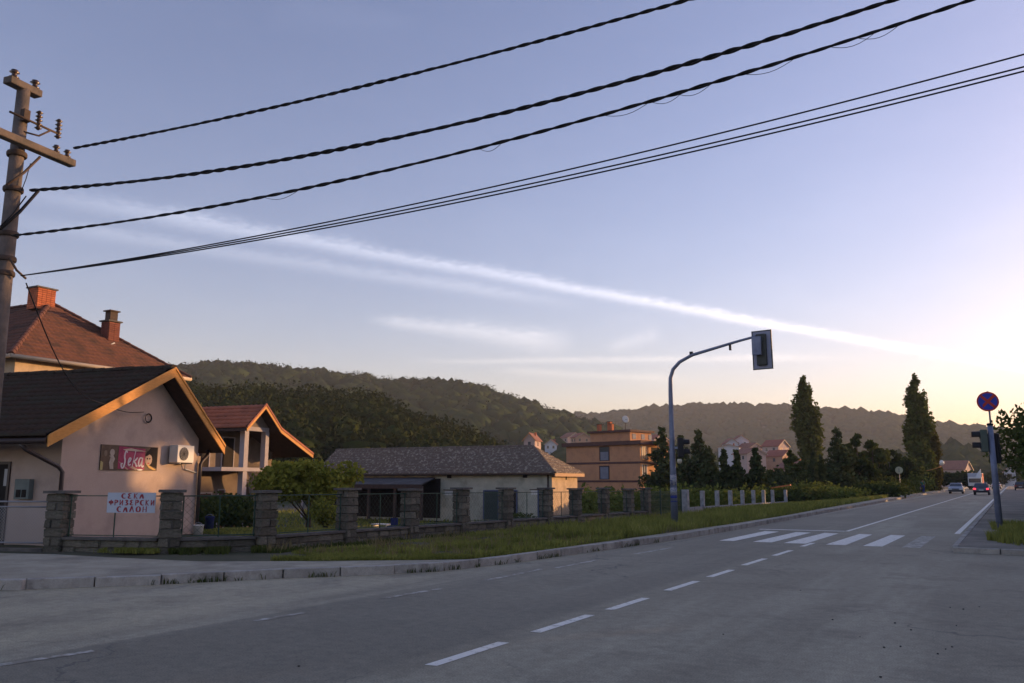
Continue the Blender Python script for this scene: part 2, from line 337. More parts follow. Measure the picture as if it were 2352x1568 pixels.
INNER = [gz(x, y, .15)[:2] for x, y in [(-1300, 1272), (-600, 1275), (0, 1270), (130, 1273), (280, 1281), (460, 1289), (740, 1288), (960, 1286), (1080, 1284), (1180, 1272), (1300, 1256), (1450, 1235), (1560, 1220), (1680, 1203), (1800, 1184)]]
INNER = INNER+[np.array(p) for p in ((-9.45, 50), (-10.1, 75), (-10.7, 110), (-10.9, 150), (-10.9, 250), (-10.9, 520))]
def flat(name, pts, z, m, parent=None, **pr):
    me = bpy.data.meshes.new(name); bm = bmesh.new()
    f = bm.faces.new([bm.verts.new((p[0], p[1], z)) for p in pts]); bmesh.ops.triangulate(bm, faces=[f], ngon_method='EAR_CLIP')
    bmesh.ops.recalc_face_normals(bm, faces=bm.faces)
    if bm.faces and sum(x.normal.z for x in bm.faces) < 0: bmesh.ops.reverse_faces(bm, faces=bm.faces)
    bm.to_mesh(me); bm.free(); return link(name, me, m, parent, **pr)
# ground sheet with the yard's slope
xs = np.concatenate([np.linspace(-2600, -120, 14), np.linspace(-110, -24, 24), np.linspace(-23, -8, 31), np.linspace(-6, 30, 10), np.linspace(60, 2600, 12)])
ys = np.concatenate([np.linspace(-900, -20, 8), np.linspace(-10, 80, 61), np.linspace(90, 400, 16), np.linspace(500, 3000, 12)])
GV = []
INa = np.array([p for p in INNER]); INs = INa[np.argsort(INa[:, 1])]
def left_of(x, y): # metres to the left of the sidewalk's inner edge
    return np.interp(y, INs[:, 1], INs[:, 0])-x if y > 3.8 else -9
for y in ys:
    for x in xs:
        GV.append((x, y, gh(x, y)-.06 if (x < -17.3 and left_of(x, y) > 1.2) else (-.10 if x > -60 else -.3)))
nx = len(xs); GF = [(j*nx+i, j*nx+i+1, (j+1)*nx+i+1, (j+1)*nx+i) for j in range(len(ys)-1) for i in range(nx-1)]
gr = link('ground', npmesh('ground', GV, GF, True), M_soil, kind='structure')
vx = np.arange(-27, -8.6, .3); vy = np.arange(4, 62, .3); vid = {}; VV = []; VF = []
for j, y in enumerate(vy):
    for i, x in enumerate(vx):
        if left_of(x, y) > -.12: vid[i, j] = len(VV); VV.append((x, y, gh(x, y)+.012*math.sin(x*2.1+y*1.3)))
for (i, j) in list(vid):
    if (i+1, j) in vid and (i, j+1) in vid and (i+1, j+1) in vid: VF.append((vid[i, j], vid[i+1, j], vid[i+1, j+1], vid[i, j+1]))
link('verge', npmesh('verge', VV, VF, True), M_soil, kind='structure')
fv = [(x, y, z) for y in (61, 80, 110, 150, 250, 520) for x, z in ((-60, -.9), (-22, gh(-22, y)+.02), (-15, gh(-15, y)+.02), (-10.2, .09), (-9.8, .09))]
link('verge', npmesh('verge', fv, [(k*5+i, k*5+i+1, k*5+i+6, k*5+i+5) for k in range(5) for i in range(4)], True), M_soil, kind='structure')
RV = [(-120, -40, 0), (60, -40, 0), (-120, KERB[0][1], 0), (60, KERB[0][1], 0)]; RF = [(0, 1, 3, 2)]; KA = np.array([p for p in KERB])
RY = sorted(set([p[1] for p in KERB]+[22.9]+list(np.linspace(24, 500, 20)))); k0 = len(RV)
for y in RY:
    xl = np.interp(y, KA[:, 1], KA[:, 0]); RV += [(xl, y, 0), (-1.32, y, 0), (60, min(y, 22.9), 0)]
for k in range(len(RY)-1):
    a = k0+3*k; RF.append((a, a+1, a+4, a+3))
    if RY[k+1] <= 22.9: RF.append((a+1, a+2, a+5, a+4))
link('road', npmesh('road', RV, RF), M_asph, kind='structure')
# sidewalk top sheet
def arcs(P, n):
    P = [np.array(p) for p in P]; L_ = [0.]
    for a, b in zip(P[:-1], P[1:]): L_.append(L_[-1]+np.linalg.norm(b-a))
    t = np.array(L_); X = np.array(P); return t, X
NK = 15; sv_pts = []
for a, b, c, d in zip(KERB[:-1], KERB[1:], INNER[:0], INNER[:0]): pass
def nearest_on(P, q):
    best = None
    for a, b in zip(P[:-1], P[1:]):
        a, b = np.array(a), np.array(b); t = min(1, max(0, (q-a).dot(b-a)/(b-a).dot(b-a))); c = a+(b-a)*t; dd_ = np.linalg.norm(q-c)
        if best is None or dd_ < best[0]: best = (dd_, c)
    return best[1]
SVv = []; stn = [p for p, t in [(q, 0) for q in INNER]]
dense = []
for a, b in zip(INNER[:-1], INNER[1:]):
    n_ = max(1, int(np.linalg.norm(b-a)/.8)); dense += [a+(b-a)*k/n_ for k in range(n_)]
dense.append(INNER[-1])
for q in dense:
    c = nearest_on(KERB, q); SVv += [(c[0], c[1], .15), (q[0], q[1], .15)]
SVv = [(-140, KERB[0][1]-1.5, .15), (-140, 14, .15)]+SVv
pv = link('sidewalk', npmesh('sidewalk', SVv, [(2*k, 2*k+2, 2*k+3, 2*k+1) for k in range(len(SVv)//2-1)]), M_conc, kind='structure')
skirt = MB()
for a, b in zip(INNER[:-1], INNER[1:]): skirt.add([(*a, -.4), (*b, -.4), (*b, .149), (*a, .149)], [(0, 1, 2, 3)])
skirt.build('sidewalk_edge', M_conc, pv)
# kerb stones laid one by one along the near part
def polyresample(P, step):
    out = []; P = [np.array(p) for p in P]; d = 0.
    for a, b in zip(P[:-1], P[1:]):
        Ls = np.linalg.norm(b-a)
        while d < Ls: out.append((a+(b-a)*d/Ls, (b-a)/Ls)); d += step
        d -= Ls
    return out
ks = MB(); ks.box((0, 0, 0), (.98, .14, .30)); ksme = None
seg = polyresample(KERB, 1.0); farm = MB(); nst = 0
for i, (p, t) in enumerate(seg):
    nrm_ = np.array([-t[1], t[0]]); c = p+t*.5+nrm_*.06; ang = math.atan2(t[1], t[0])
    if p[0] < -26: continue
    if p[1] < 62:
        if ksme is None:
            o = ks.build('kerb_stone', M_kerb, pv, bevel=.012); ksme = o.data
        else: o = link('kerb_stone', ksme, None, pv)
        o.location = (c[0], c[1], .003+random.uniform(-.006, .006)+.004); o.rotation_euler = (0, random.uniform(-.006, .006), ang+random.uniform(-.008, .008)); nst += 1
    elif p[1] < 500: farm.box((c[0], c[1], .004), (.985, .14, .30), ang)
farm.build('kerb_stone_row', M_kerb, pv, kind='stuff')
# traffic island on the right: raised, with its own kerbs
isl = flat('verge_island', [(-1.30, 23.3), (-.9, 23.0), (60, 20.5), (60, 420), (-1.32, 420)], .115, mat('island_gravel', (.15, .135, .11), (.22, .20, .165), 3, .95, .8, 30, c3=(.29, .265, .22), s3=.5, coords='World', speck=.25), kind='structure')
im = None
def islk(a, b, w_=.14):
    global im
    a = np.array(a); b = np.array(b); Lg = np.linalg.norm(b-a); t = (b-a)/Lg
    for k in range(int(Lg)):
        c = a+t*(k+.5)
        if im is None:
            q = MB(); q.box((0, 0, 0), (.98, w_, .28)); o = q.build('kerb_stone', M_kerb, isl, bevel=.012); im = o.data
        else: o = link('kerb_stone', im, None, isl)
        o.location = (c[0], c[1], -.012+random.uniform(-.004, .004)); o.rotation_euler = (0, 0, math.atan2(t[1], t[0])+random.uniform(-.01, .01))
islk((-1.40, 23.02), (12.6, 22.4)); islk((-1.37, 23.4), (-1.42, 70))
MB().box((-1.42, 245, -.01), (.14, 350, .28)).build('kerb_edge', M_kerb, isl)

# ------------------------------------------------------------------ road markings
PZ = .004
def quadm(m, pts): m.add([(p[0], p[1], PZ) for p in pts], [(0, 1, 2, 3)])
def stripe(m, x, y0, y1, w_=.13, n=1):
    for k in range(n):
        a = y0+(y1-y0)*k/n; b = y0+(y1-y0)*(k+1)/n; quadm(m, [(x-w_/2, a), (x+w_/2, a), (x+w_/2, b), (x-w_/2, b)])
for (x0, y0), (x1, y1) in [((980, 1528), (1165, 1476)), ((1222, 1452), (1362, 1413)), ((1392, 1400), (1490, 1374)), ((1527, 1356), (1605, 1335)), ((1625, 1325), (1685, 1309)), ((1705, 1298), (1760, 1283)), ((1775, 1276), (1820, 1264)), ((1842, 1255), (1868, 1247))]:
    a = gz(x0, y0); b = gz(x1, y1); m = MB(); c = (a[0]+b[0])/2
    quadm(m, [(c-.065, a[1]), (c+.065, a[1]+.02), (c+.065, b[1]), (c-.065, b[1]-.02)]); m.build('centre_dash', M_paint, None, kind='structure')
for k, x in enumerate((-7.2, -6.17, -5.32, -4.22, -3.3, -2.42)):
    m = MB(); j = [random.uniform(-.05, .05) for _ in range(4)]
    quadm(m, [(x-.24+j[0], 24.0), (x+.24+j[1], 24.05), (x+.24+j[2], 29.2), (x-.24+j[3], 29.3)]); m.build('zebra_stripe', M_oldpaint if k == 5 else M_paint, None, kind='structure')
m = MB(); stripe(m, -5.02, 30.6, 420, .13, 40); m.build('centre_line', M_paint, None, kind='structure')
m = MB(); quadm(m, [(-7.9, 30.2), (-5.09, 30.45), (-5.09, 30.75), (-7.9, 30.5)]); m.build('stop_line', M_paint, None, kind='structure')
m = MB(); stripe(m, -1.72, 31.0, 420, .16, 30); m.build('edge_line_right', M_paint, None, kind='structure')
m = MB(); stripe(m, -8.62, 33, 420, .11, 30); m.build('edge_line_left', M_oldpaint, None, kind='structure')
for (x0, y0), (x1, y1) in [((-120, 1546), (215, 1495)), ((585, 1426), (700, 1407)), ((880, 1374), (1012, 1352)), ((1115, 1333), (1242, 1307)), ((1278, 1304), (1368, 1287)), ((1460, 1272), (1540, 1258))]:
    a = gz(x0, y0); b = gz(x1, y1); t = (b-a)/np.linalg.norm(b-a); q = np.array([-t[1], t[0], 0])*.055; m = MB()
    quadm(m, [a-q, b-q, b+q, a+q]); m.build('edge_dash_worn', M_oldpaint, None, kind='structure')

# ------------------------------------------------------------------ leaf and blade generators
def unit(n): v = rng.normal(size=(n, 3)); return v/np.linalg.norm(v, axis=1)[:, None]
def leafcards(P, size, flatten=0, aspect=.6):
    n = len(P); size = size*(.6+.8*rng.random(n)); nn = unit(n); nn[:, 2] += flatten; nn /= np.linalg.norm(nn, axis=1)[:, None]
    a = np.cross(nn, unit(n)); a /= np.linalg.norm(a, axis=1)[:, None]; b = np.cross(nn, a)
    a *= size[:, None]*.5; b *= (size*aspect)[:, None]*.5
    V = np.stack([P-a, P+b, P+a, P-b], axis=1).reshape(-1, 3); F = np.arange(4*n).reshape(-1, 4); return V, F
def lobe_pts(lobes, n, fill=.35):
    vol = np.array([l[1][0]*l[1][1]*l[1][2] for l in lobes])**.67; cnt = (n*vol/vol.sum()).astype(int)+1; out = []
    for (c, r_), k in zip(lobes, cnt):
        u = unit(k); rad = rng.random(k)**fill; rad *= 1+.13*rng.normal(size=k)
        out.append(np.array(c)+u*rad[:, None]*np.array(r_))
    return np.concatenate(out)
def crown_lobes(h0, h1, rmax, n, prof, squash=.8, jit=.45, size=.42):
    L_ = []
    for k in range(n):
        t = (k+.5)/n; z = h0+(h1-h0)*t; rr = rmax*prof(t); a = random.uniform(0, 6.28); q = rr*random.uniform(.25, .75)*jit/.45
        s = max(.12*rmax, rr*size*random.uniform(.75, 1.3)); L_.append(((q*math.cos(a), q*math.sin(a), z), (s, s, s*squash)))
    return L_
def tree(name, lab, cat, base, H, rad, lm, kind='round', n=2600, leaf=.35, trunk=.15, h0=.25, group=None, lobes=26):
    root = empty(name, base, lab, cat, group); off = np.array(base, float)
    if kind == 'round': prof = lambda t: math.sin(math.pi*min(1, .16+.84*t))**.6; LL = crown_lobes(H*h0+rad*.2, H-rad*.22, rad*.9, lobes, prof, .7, .52, .34)
    elif kind == 'poplar': prof = lambda t: (.62+.45*math.sin(math.pi*min(1, .12+t*.85)))*(1 if t < .72 else max(.30, 1-.75*((t-.72)/.28)**1.6)); LL = crown_lobes(H*h0, H*.985, rad*1.0, lobes, prof, 2.0, .42, .46)
    elif kind == 'cone': prof = lambda t: max(.05, 1-t)**.8*(1+.22*math.sin(t*40)); LL = crown_lobes(H*h0, H*.98, rad, lobes, prof, .6, .36, .55)
    elif kind == 'column': prof = lambda t: math.sin(math.pi*min(1, .2+.8*t))**.45; LL = crown_lobes(H*h0, H*.95, rad*.75, lobes, prof, 1.5, .3, .6)
    P = lobe_pts(LL, n); P = P[P[:, 2] > .05]
    V, F = leafcards(P, leaf, 0 if kind != 'cone' else .3)
    link('crown', npmesh('crown', V, F), lm, root)
    t = MB(); lean = random.uniform(-.03, .03)*H
    tt = .8 if kind == 'round' else .93
    t.tube([(0, 0, -.1), (lean*.3, 0, H*.3), (lean, lean*.5, H*tt)], [trunk*1.25, trunk*.8, trunk*.12], 8)
    for c, r_ in LL[::3]:
        z0 = max(H*.12, c[2]-abs(c[0]+c[1])*.6-rad*.25); t.tube([(lean*z0/H, 0, z0), tuple(np.array(c)*.75+np.array([0, 0, z0*.25])), c], [trunk*.32, trunk*.2, trunk*.06], 5)
    tr = t.build('trunk', M_trunk, None); tr.parent = root
    return root
def bush(name, lab, cat, c, r_, lm, n=900, leaf=.22, lobes=8, group=None, stems=True):
    root = empty(name, (c[0], c[1], c[2]), lab, cat, group); LL = []
    for k in range(lobes):
        a = random.uniform(0, 6.28); q = random.uniform(0, .62); s = random.uniform(.35, .6)
        LL.append(((r_[0]*q*math.cos(a), r_[1]*q*math.sin(a), r_[2]*random.uniform(.7, 1.45)*.72), (r_[0]*s, r_[1]*s, r_[2]*s)))
    P = lobe_pts(LL, n); P = P[P[:, 2] > .02]; V, F = leafcards(P, leaf)
    link('foliage', npmesh('foliage', V, F), lm, root)
    t = MB()
    for c2, _ in LL: t.tube([(random.uniform(-.06, .06), random.uniform(-.06, .06), -.05), tuple(np.array(c2)*.5), c2], [.035, .025, .01], 5)
    s = t.build('stems', M_trunk, None); s.parent = root
    return root
def blades(P, h, wd, lean=.35):
    n = len(P); a = rng.random(n)*6.283; hh = h*(.5+.9*rng.random(n)); u = np.stack([np.cos(a), np.sin(a), np.zeros(n)], 1); ww = wd*(.7+.6*rng.random(n))
    b = rng.random(n)*6.283; ln = (lean*hh*rng.random(n)*1.4)[:, None]*np.stack([np.cos(b), np.sin(b), np.zeros(n)], 1)
    mid = P+ln*.35; mid[:, 2] += hh*.6; top = P+ln; top[:, 2] += hh
    V = np.stack([P-u*ww[:, None]/2, P+u*ww[:, None]/2, mid+u*ww[:, None]*.38, top, mid-u*ww[:, None]*.38], 1).reshape(-1, 3)
    i = np.arange(n)*5; F = np.concatenate([np.stack([i, i+1, i+2, i+4], 1)]); T = np.stack([i+4, i+2, i+3, i+3], 1)
    return V, F, T
def grass(name, P, h, wd, m, lean=.35, parent=None):
    V, F, T = blades(P, h, wd, lean); me = bpy.data.meshes.new(name)
    n = len(P); i = np.arange(n)*5
    idx = np.stack([i, i+1, i+2, i+4, i+4, i+2, i+3], 1).ravel().astype(np.int32)
    ls = np.stack([np.arange(n)*7, np.arange(n)*7+4], 1).ravel().astype(np.int32); lt = np.tile(np.array([4, 3], dtype=np.int32), n)
    me.vertices.add(len(V)); me.vertices.foreach_set('co', V.astype(np.float32).ravel()); me.loops.add(len(idx)); me.loops.foreach_set('vertex_index', idx)
    me.polygons.add(2*n); me.polygons.foreach_set('loop_start', ls); me.polygons.foreach_set('loop_total', lt); me.update(calc_edges=True)
    return link(name, me, m, parent, kind='stuff')
INN = np.array([p for p in INNER]); FX = -15.2     # fence line along the road
def inner_x(y):
    k = np.argsort(INN[:, 1]); return np.interp(y, INN[k][:, 1], INN[k][:, 0])
# ------------------------------------------------------------------ salon house (nearest, pink)
SO = gz(436, 1225, .10); S = Fr(SO, 14.3)
sal = empty('salon_house', (SO[0], SO[1], .05), 'small pink rendered house with wide gable, dark tiled roof and yellow rake boards', 'house')
OV = .55
sL, _ = S.px(145, 1000); sR = .15
aS, aZ = S.px(400, 845, OV); eLs, eLz = S.px(108, 1000, OV); eRs, eRz = S.px(514, 1024, OV)
DEEP = 9.5
def roofz(s):  # underside of the roof at s
    t = .24
    return (aZ-t-(aS-s)*(aZ-eLz)/(aS-eLs)) if s < aS else (aZ-t-(s-aS)*(aZ-eRz)/(eRs-aS))
m = MB(); m.prism([S.p(sL, 0, -.3), S.p(sR, 0, -.3), S.p(sR, 0, roofz(sR)), S.p(aS, 0, roofz(aS)), S.p(sL, 0, roofz(sL))], -S.n*DEEP); m.build('wall', M_pink, sal)
for nm, s0, z0, s1, z1 in (('left', eLs, eLz, aS, aZ), ('right', eRs, eRz, aS, aZ)):
    a0 = S.p(s0, OV, z0); a1 = S.p(s1, OV, z1); th = np.array([0, 0, -.10])
    MB().prism([a0+th, a1+th, a1+th*2.2, a0+th*2.2], -S.n*(DEEP+OV)).build('roof_deck', M_soffit, sal)
    dn = np.array([0, 0, 1.]); MB().prism([a0+S.n*.02+dn*.0, a1+S.n*.02, a1+S.n*.02-dn*.27, a0+S.n*.02-dn*.27], S.n*.035).build('rake_board', M_woodor, sal)
    MB().prism([a0+S.n*.05+dn*.03, a1+S.n*.05+dn*.03, a1+S.n*.05-dn*.04, a0+S.n*.05-dn*.04], S.n*.03).build('rake_trim', M_woodor, sal)
def tiles(A, B, C, D, tw=.22, rh=.34, amp=.022, lift=.035):
    """overlapping courses of pan tiles over quad A-B (eave) to D-C (ridge)"""
    A, B, C, D = (np.array(x, float) for x in (A, B, C, D)); u = (B-A)/np.linalg.norm(B-A); up = (D-A)-u*(D-A).dot(u); W = np.linalg.norm(up); v = up/W; nn = np.cross(u, v)
    if nn[2] < 0: nn = -nn
    rows = max(1, int(round(W/rh))); V = []; Fc = []
    for r_ in range(rows):
        t0, t1 = r_/rows, min(1, (r_+1.12)/rows)
        l0, r0 = (lerp(A, D, t0)-A).dot(u), (lerp(B, C, t0)-A).dot(u); l1, r1 = (lerp(A, D, t1)-A).dot(u), (lerp(B, C, t1)-A).dot(u)
        lo, hi = min(l0, l1), max(r0, r1); xs_ = np.arange(math.floor(lo/tw*4)*tw/4, hi+tw/4, tw/4); base = len(V)
        for x in xs_:
            h = amp*(.5+.5*math.cos(2*math.pi*x/tw)); j = random.uniform(-.004, .004)
            V.append(A+u*min(max(x, l0), r0)+v*W*t0+nn*(lift+h+j)); V.append(A+u*min(max(x, l1), r1)+v*W*t1+nn*(h+.002)); V.append(A+u*min(max(x, l0), r0)+v*W*t0+nn*(h*.3))
        for k in range(len(xs_)-1):
            i = base+3*k; Fc += [(i, i+3, i+4, i+1), (i+2, i+5, i+3, i)]
    return V, Fc
def tile_obj(parent, m_, *args, **kw):
    V, Fc = tiles(*args, **kw); V = np.array(V)-rootloc(parent); return link('roof_tiles', npmesh('roof_tiles', V, Fc), m_, parent, kind='stuff')
tile_obj(sal, M_tiledk, S.p(eLs, OV-.02, eLz), S.p(eLs, -DEEP, eLz), S.p(aS, -DEEP, aZ), S.p(aS, OV-.02, aZ))
tile_obj(sal, M_tiledk, S.p(eRs, OV-.02, eRz), S.p(eRs, -DEEP, eRz), S.p(aS, -DEEP, aZ), S.p(aS, OV-.02, aZ))
def ridge_tiles(parent, a, b, m_, step=.36, r_=.11):
    a = np.array(a, float); b = np.array(b, float); Lg = np.linalg.norm(b-a); d = (b-a)/Lg; me = None; n_ = int(Lg/step); off = rootloc(parent)
    side = np.cross(d, (0, 0, 1)); side /= np.linalg.norm(side); upv = np.cross(side, d)
    q = MB(); vs = []
    for k, (x, rr) in enumerate(((0, r_*1.12), (step*1.08, r_*.92))):
        vs += [d*x+side*rr*math.cos(t)+upv*rr*(math.sin(t)*1.0-.35) for t in np.linspace(0, math.pi, 7)]
    q.add(vs, [(i, i+1, i+8, i+7) for i in range(6)]+[(0, 6, 5, 4, 3, 2, 1)], False)
    for k in range(n_):
        if me is None: o = q.build('ridge_tile', m_, None); me = o.data; o.parent = parent
        else: o = link('ridge_tile', me, None, parent)
        o.location = tuple(a+d*step*k-off+np.array([0, 0, .03+random.uniform(-.008, .008)])); o.rotation_euler = (0, random.uniform(-.02, .02), random.uniform(-.03, .03))
ridge_tiles(sal, S.p(aS, OV, aZ), S.p(aS, -DEEP, aZ), M_tiledk)
# gutter along the left eave, downpipes
g = MB(); g.tube([S.p(eLs+.0, OV, eLz-.12), S.p(eLs, -DEEP, eLz-.12)], .07, 8); g.build('gutter', M_downp, sal)
def dpipe(pts, parent=sal, r_=.055, m_=M_downp): MB().tube(pts, r_, 10).build('downpipe', m_, parent)
dpipe([S.p(eLs+.02, -.25, eLz-.18), S.p(eLs+.12, -.18, eLz-.32), S.p(sL-.12, .06, 2.05), S.p(sL-.02, .10, 1.92), S.p(sL-.02, .10, .05)])
dpipe([S.p(eRs-.1, .05, eRz-.15), S.p(eRs-.18, .1, eRz-.3), S.p(sR+.10, .10, 2.32), S.p(sR+.02, .10, 2.2), S.p(sR+.02, .10, .02)])
MB().box(S.p(sR+.10, -.06, 1.1), (.07, .07, 2.3), S.ang).build('corner_pipe', M_cream, sal)
MB().tube([S.p(eRs-.02, OV, eRz-.1), S.p(eRs-.02, -DEEP, eRz-.1)], .06, 8).build('gutter', M_downp, sal)
# side wall (facing the street corner): door, meter cabinet
SW = Fr(S.p(sL, 0, 0), 14.3+90)      # s runs away along the side wall, n points to the camera side? flipped below
def side(a, b, z): return S.p(sL-b, -a, z)      # a = distance back along the side wall, b = outwards
def sidebox(m_, a0, a1, b0, b1, z0, z1):
    P = [side(a, b, z) for z in (z0, z1) for a, b in ((a0, b0), (a1, b0), (a1, b1), (a0, b1))]; return m_.hexa(P[:4], P[4:])
def sidepx(x, y):
    q = onpl(x, y, S.p(sL, 0, 0), S.d); return -(q-S.p(sL, 0, 0)).dot(S.n), q[2]
d0, dz = sidepx(22, 1066); d1, _ = sidepx(-70, 1066)
dr = sidebox(MB(), d0, d1, -.05, .012, .1, dz).build('door', M_dark, sal)
fr = MB(); sidebox(fr, d0-.07, d0, -.05, .04, .1, dz+.07); sidebox(fr, d1, d1+.07, -.05, .04, .1, dz+.07); sidebox(fr, d0, d1, -.05, .04, dz, dz+.07); fr.build('door_frame', M_downp, dr)
sidebox(MB(), d0+.02, d0+.12, .013, .02, dz-.55, dz-.12).build('pane', M_zinc, dr)
mb0, mz0 = sidepx(80, 1100); mb1, mz1 = sidepx(42, 1146)
mc = sidebox(MB(), mb0, mb1, 0, .16, mz1, mz0).build('meter_cabinet', mat('cabinet_grey_green', (.13, .16, .155), (.17, .20, .19), 5, .6), sal, bevel=.01)
for k in (.3, .68):
    c = mb0+(mb1-mb0)*k; sidebox(MB(), c-.07, c+.07, .161, .17, mz1+.05, mz1+.24).build('meter_window', M_dark, mc)
# banner on the gable
b0s, b0z = S.px(235, 1020, .05); b1s, b1z = S.px(361, 1081, .05)
ban = empty('salon_banner', S.p((b0s+b1s)/2, .02, b1z), 'magenta and brown salon banner reading Seka high on the pink gable', 'banner')
bw, bh = b1s-b0s, b0z-b1z
S.box(MB(), b0s, b1s, .005, .03, b1z, b0z).build('backing', mat('banner_brown', (.075, .048, .035), (.13, .085, .055), 6, .6), ban)
def bpt(u, v, n_=.033): return S.p(b0s+u*bw, n_, b1z+v*bh)
def bpoly(name, pts, m_, n_=.033, t=.002): MB().prism([bpt(u, v, n_) for u, v in pts], S.n*t).build(name, m_, ban)
bpoly('print_magenta', [(.29, .06), (.76, .02), (.76, .90), (.29, .97)], mat('print_magenta', (.20, .015, .07), (.42, .05, .12), 2.6, .6))
bpoly('print_pink', [(.36, .45), (.75, .38), (.75, .70), (.36, .78)], mat('print_pink', (.46, .07, .13), (.34, .035, .11), 4, .6), .0355)
bpoly('print_cream_swoosh', [(.36, .84), (.50, .90), (.78, .80), (.60, .785), (.40, .80)], mat('print_cream', (.60, .50, .38), (.42, .32, .25), 5, .6), .0355)
bpoly('print_dark', [(.78, .30), (.99, .10), (.99, .98), (.86, .97), (.80, .75)], M_dark, .0335)
def ell(cx, cy, rx, ry, n=14): return [(cx+rx*math.cos(6.283*k/n), cy+ry*math.sin(6.283*k/n)) for k in range(n)]
M_skinp = mat('print_skin', (.50, .36, .27), (.40, .27, .20), 6, .6); M_skinp2 = mat('print_pale_figure', (.46, .40, .34), (.34, .28, .23), 6, .6)
bpoly('print_face', ell(.83, .46, .065, .24), M_skinp, .036); bpoly('print_hair', [(.76, .62), (.80, .82), (.88, .84), (.93, .6), (.90, .60), (.84, .68), (.79, .60)], M_dark, .0385)
for c in (.805, .85): bpoly('print_eye', ell(c, .50, .014, .035, 8), M_dark, .0385)
bpoly('print_lips', ell(.828, .31, .018, .03, 8), M_red, .0385)
bpoly('print_hair_lock', [(.78, .28), (.83, .24), (.985, .03), (.93, .02), (.84, .12)], mat('print_gold', (.50, .28, .06), (.58, .38, .13), 9, .6), .040)
bpoly('print_figure_head', ell(.185, .70, .04, .14), M_skinp2); bpoly('print_figure_body', [(.14, .30), (.16, .52), (.13, .56), (.20, .60), (.235, .45), (.21, .28), (.22, .04), (.16, .04)], M_skinp2, .0355)
bpoly('print_figure_small', ell(.075, .66, .028, .12), mat('print_dim_figure', (.20, .15, .11), None), .034)
bpoly('print_blonde', [(.0, .0), (.04, .0), (.045, .30), (.0, .36)], mat('print_gold2', (.42, .36, .16), None), .034)
for pts in ([(.29, .36), (.34, .30), (.48, .03), (.45, .02)], [(.38, .26), (.44, .20), (.64, .02), (.60, .01)], [(.5, .15), (.55, .17), (.68, .02), (.66, .0)]): bpoly('print_strand', pts, M_skinp, .0375)
bpoly('print_white_patch', ell(.68, .03, .05, .035), M_white, .0395)
def ribbon(name, strokes, fpt, wd, m_, parent):
    """hand lettering: each stroke a flat ribbon of small thickness; fpt(u,v,n) gives the point on the board"""
    q = MB()
    for st in strokes:
        P = [np.array(p, float) for p in st]
        for _ in range(2 if len(P) > 2 else 0):
            Q = [P[0]]
            for a, b in zip(P[:-1], P[1:]): Q += [a*.75+b*.25, a*.25+b*.75]
            P = Q+[P[-1]]
        L1, L2 = [], []
        for i, p in enumerate(P):
            t = P[min(i+1, len(P)-1)]-P[max(i-1, 0)]; t = t/(np.linalg.norm(t)+1e-9); n_ = np.array([-t[1], t[0]])*wd*(.6+.6*math.sin(math.pi*i/(len(P)-1))**.5)/2; L1.append(p+n_); L2.append(p-n_)
        for i in range(len(P)-1):
            a = [fpt(*x, 0) for x in (L1[i], L1[i+1], L2[i+1], L2[i])]; b = [fpt(*x, .003) for x in (L1[i], L1[i+1], L2[i+1], L2[i])]; q.hexa(a, b)
    return q.build(name, m_, parent)
SEKA = [[(.50, .80), (.46, .92), (.40, .84), (.36, .62), (.42, .42), (.36, .12), (.26, .06), (.20, .28), (.30, .30)],
        [(.56, .30), (.68, .42), (.72, .54), (.64, .58), (.57, .38), (.60, .20), (.72, .26)],
        [(.80, .16), (.94, .92)], [(1.06, .60), (.96, .46), (.87, .40)], [(.87, .40), (.97, .32), (1.02, .16), (1.08, .22)],
        [(1.33, .54), (1.22, .62), (1.12, .42), (1.15, .16), (1.26, .24), (1.34, .58)], [(1.34, .60), (1.29, .28), (1.34, .12), (1.42, .22)]]
bh_m = bh
for gl_ in (SEKA[:1], SEKA[1:2], SEKA[2:5], SEKA[5:]): ribbon('letter', gl_, lambda u, v, k: S.p(b0s+bw*.27+u*bh*1.08, .040+k, b1z+bh*.02+v*bh*.86), .060, mat('print_white', (.66, .60, .62), None, 3, .6), ban)
# outdoor air conditioner
ac0, az0 = S.px(381, 1020, .30); ac1, az1 = S.px(441, 1063, .30)
q0, _ = S.px(408, 1020, .34); 
acs0, acs1 = q0, ac1
ac = empty('air_conditioner', S.p((acs0+acs1)/2, 0, az1), 'white outdoor air conditioner unit bolted beside the salon banner', 'air conditioner')
S.box(MB(), acs0, acs1, .06, .36, az1, az0).build('casing', M_white, ac, bevel=.012)
cx_ = acs0+(acs1-acs0)*.37; cz_ = (az0+az1)/2; rr = (az0-az1)*.38
MB().lathe(S.p(cx_, .362, cz_), [(rr, 0), (rr, .012), (rr*.98, .012)], 24, S.n).build('fan_opening', M_grille, ac)
gq = MB()
for k in range(1, 5):
    r_ = rr*k/4.3; pts = [S.p(cx_+r_*math.cos(t), .38, cz_+r_*math.sin(t)) for t in np.linspace(0, 2*math.pi, 20)]; gq.tube(pts, .005, 4)
for k in range(6): t = math.pi*k/6; gq.tube([S.p(cx_-rr*math.cos(t), .378, cz_-rr*math.sin(t)), S.p(cx_+rr*math.cos(t), .378, cz_+rr*math.sin(t))], .004, 4)
gq.build('fan_guard', M_black, ac)
for s_ in (acs0+.1, acs1-.1): MB().box(S.p(s_, .2, az1-.02), (.04, .4, .03), S.ang+math.pi/2-math.pi/2).build('bracket', M_zinc, ac)
MB().tube([S.p(acs1-.04, .1, az1), S.p(acs1, .05, az1-.18), S.p(sR-.02, .03, az1-.3)], .018, 6).build('hose', M_white, ac)
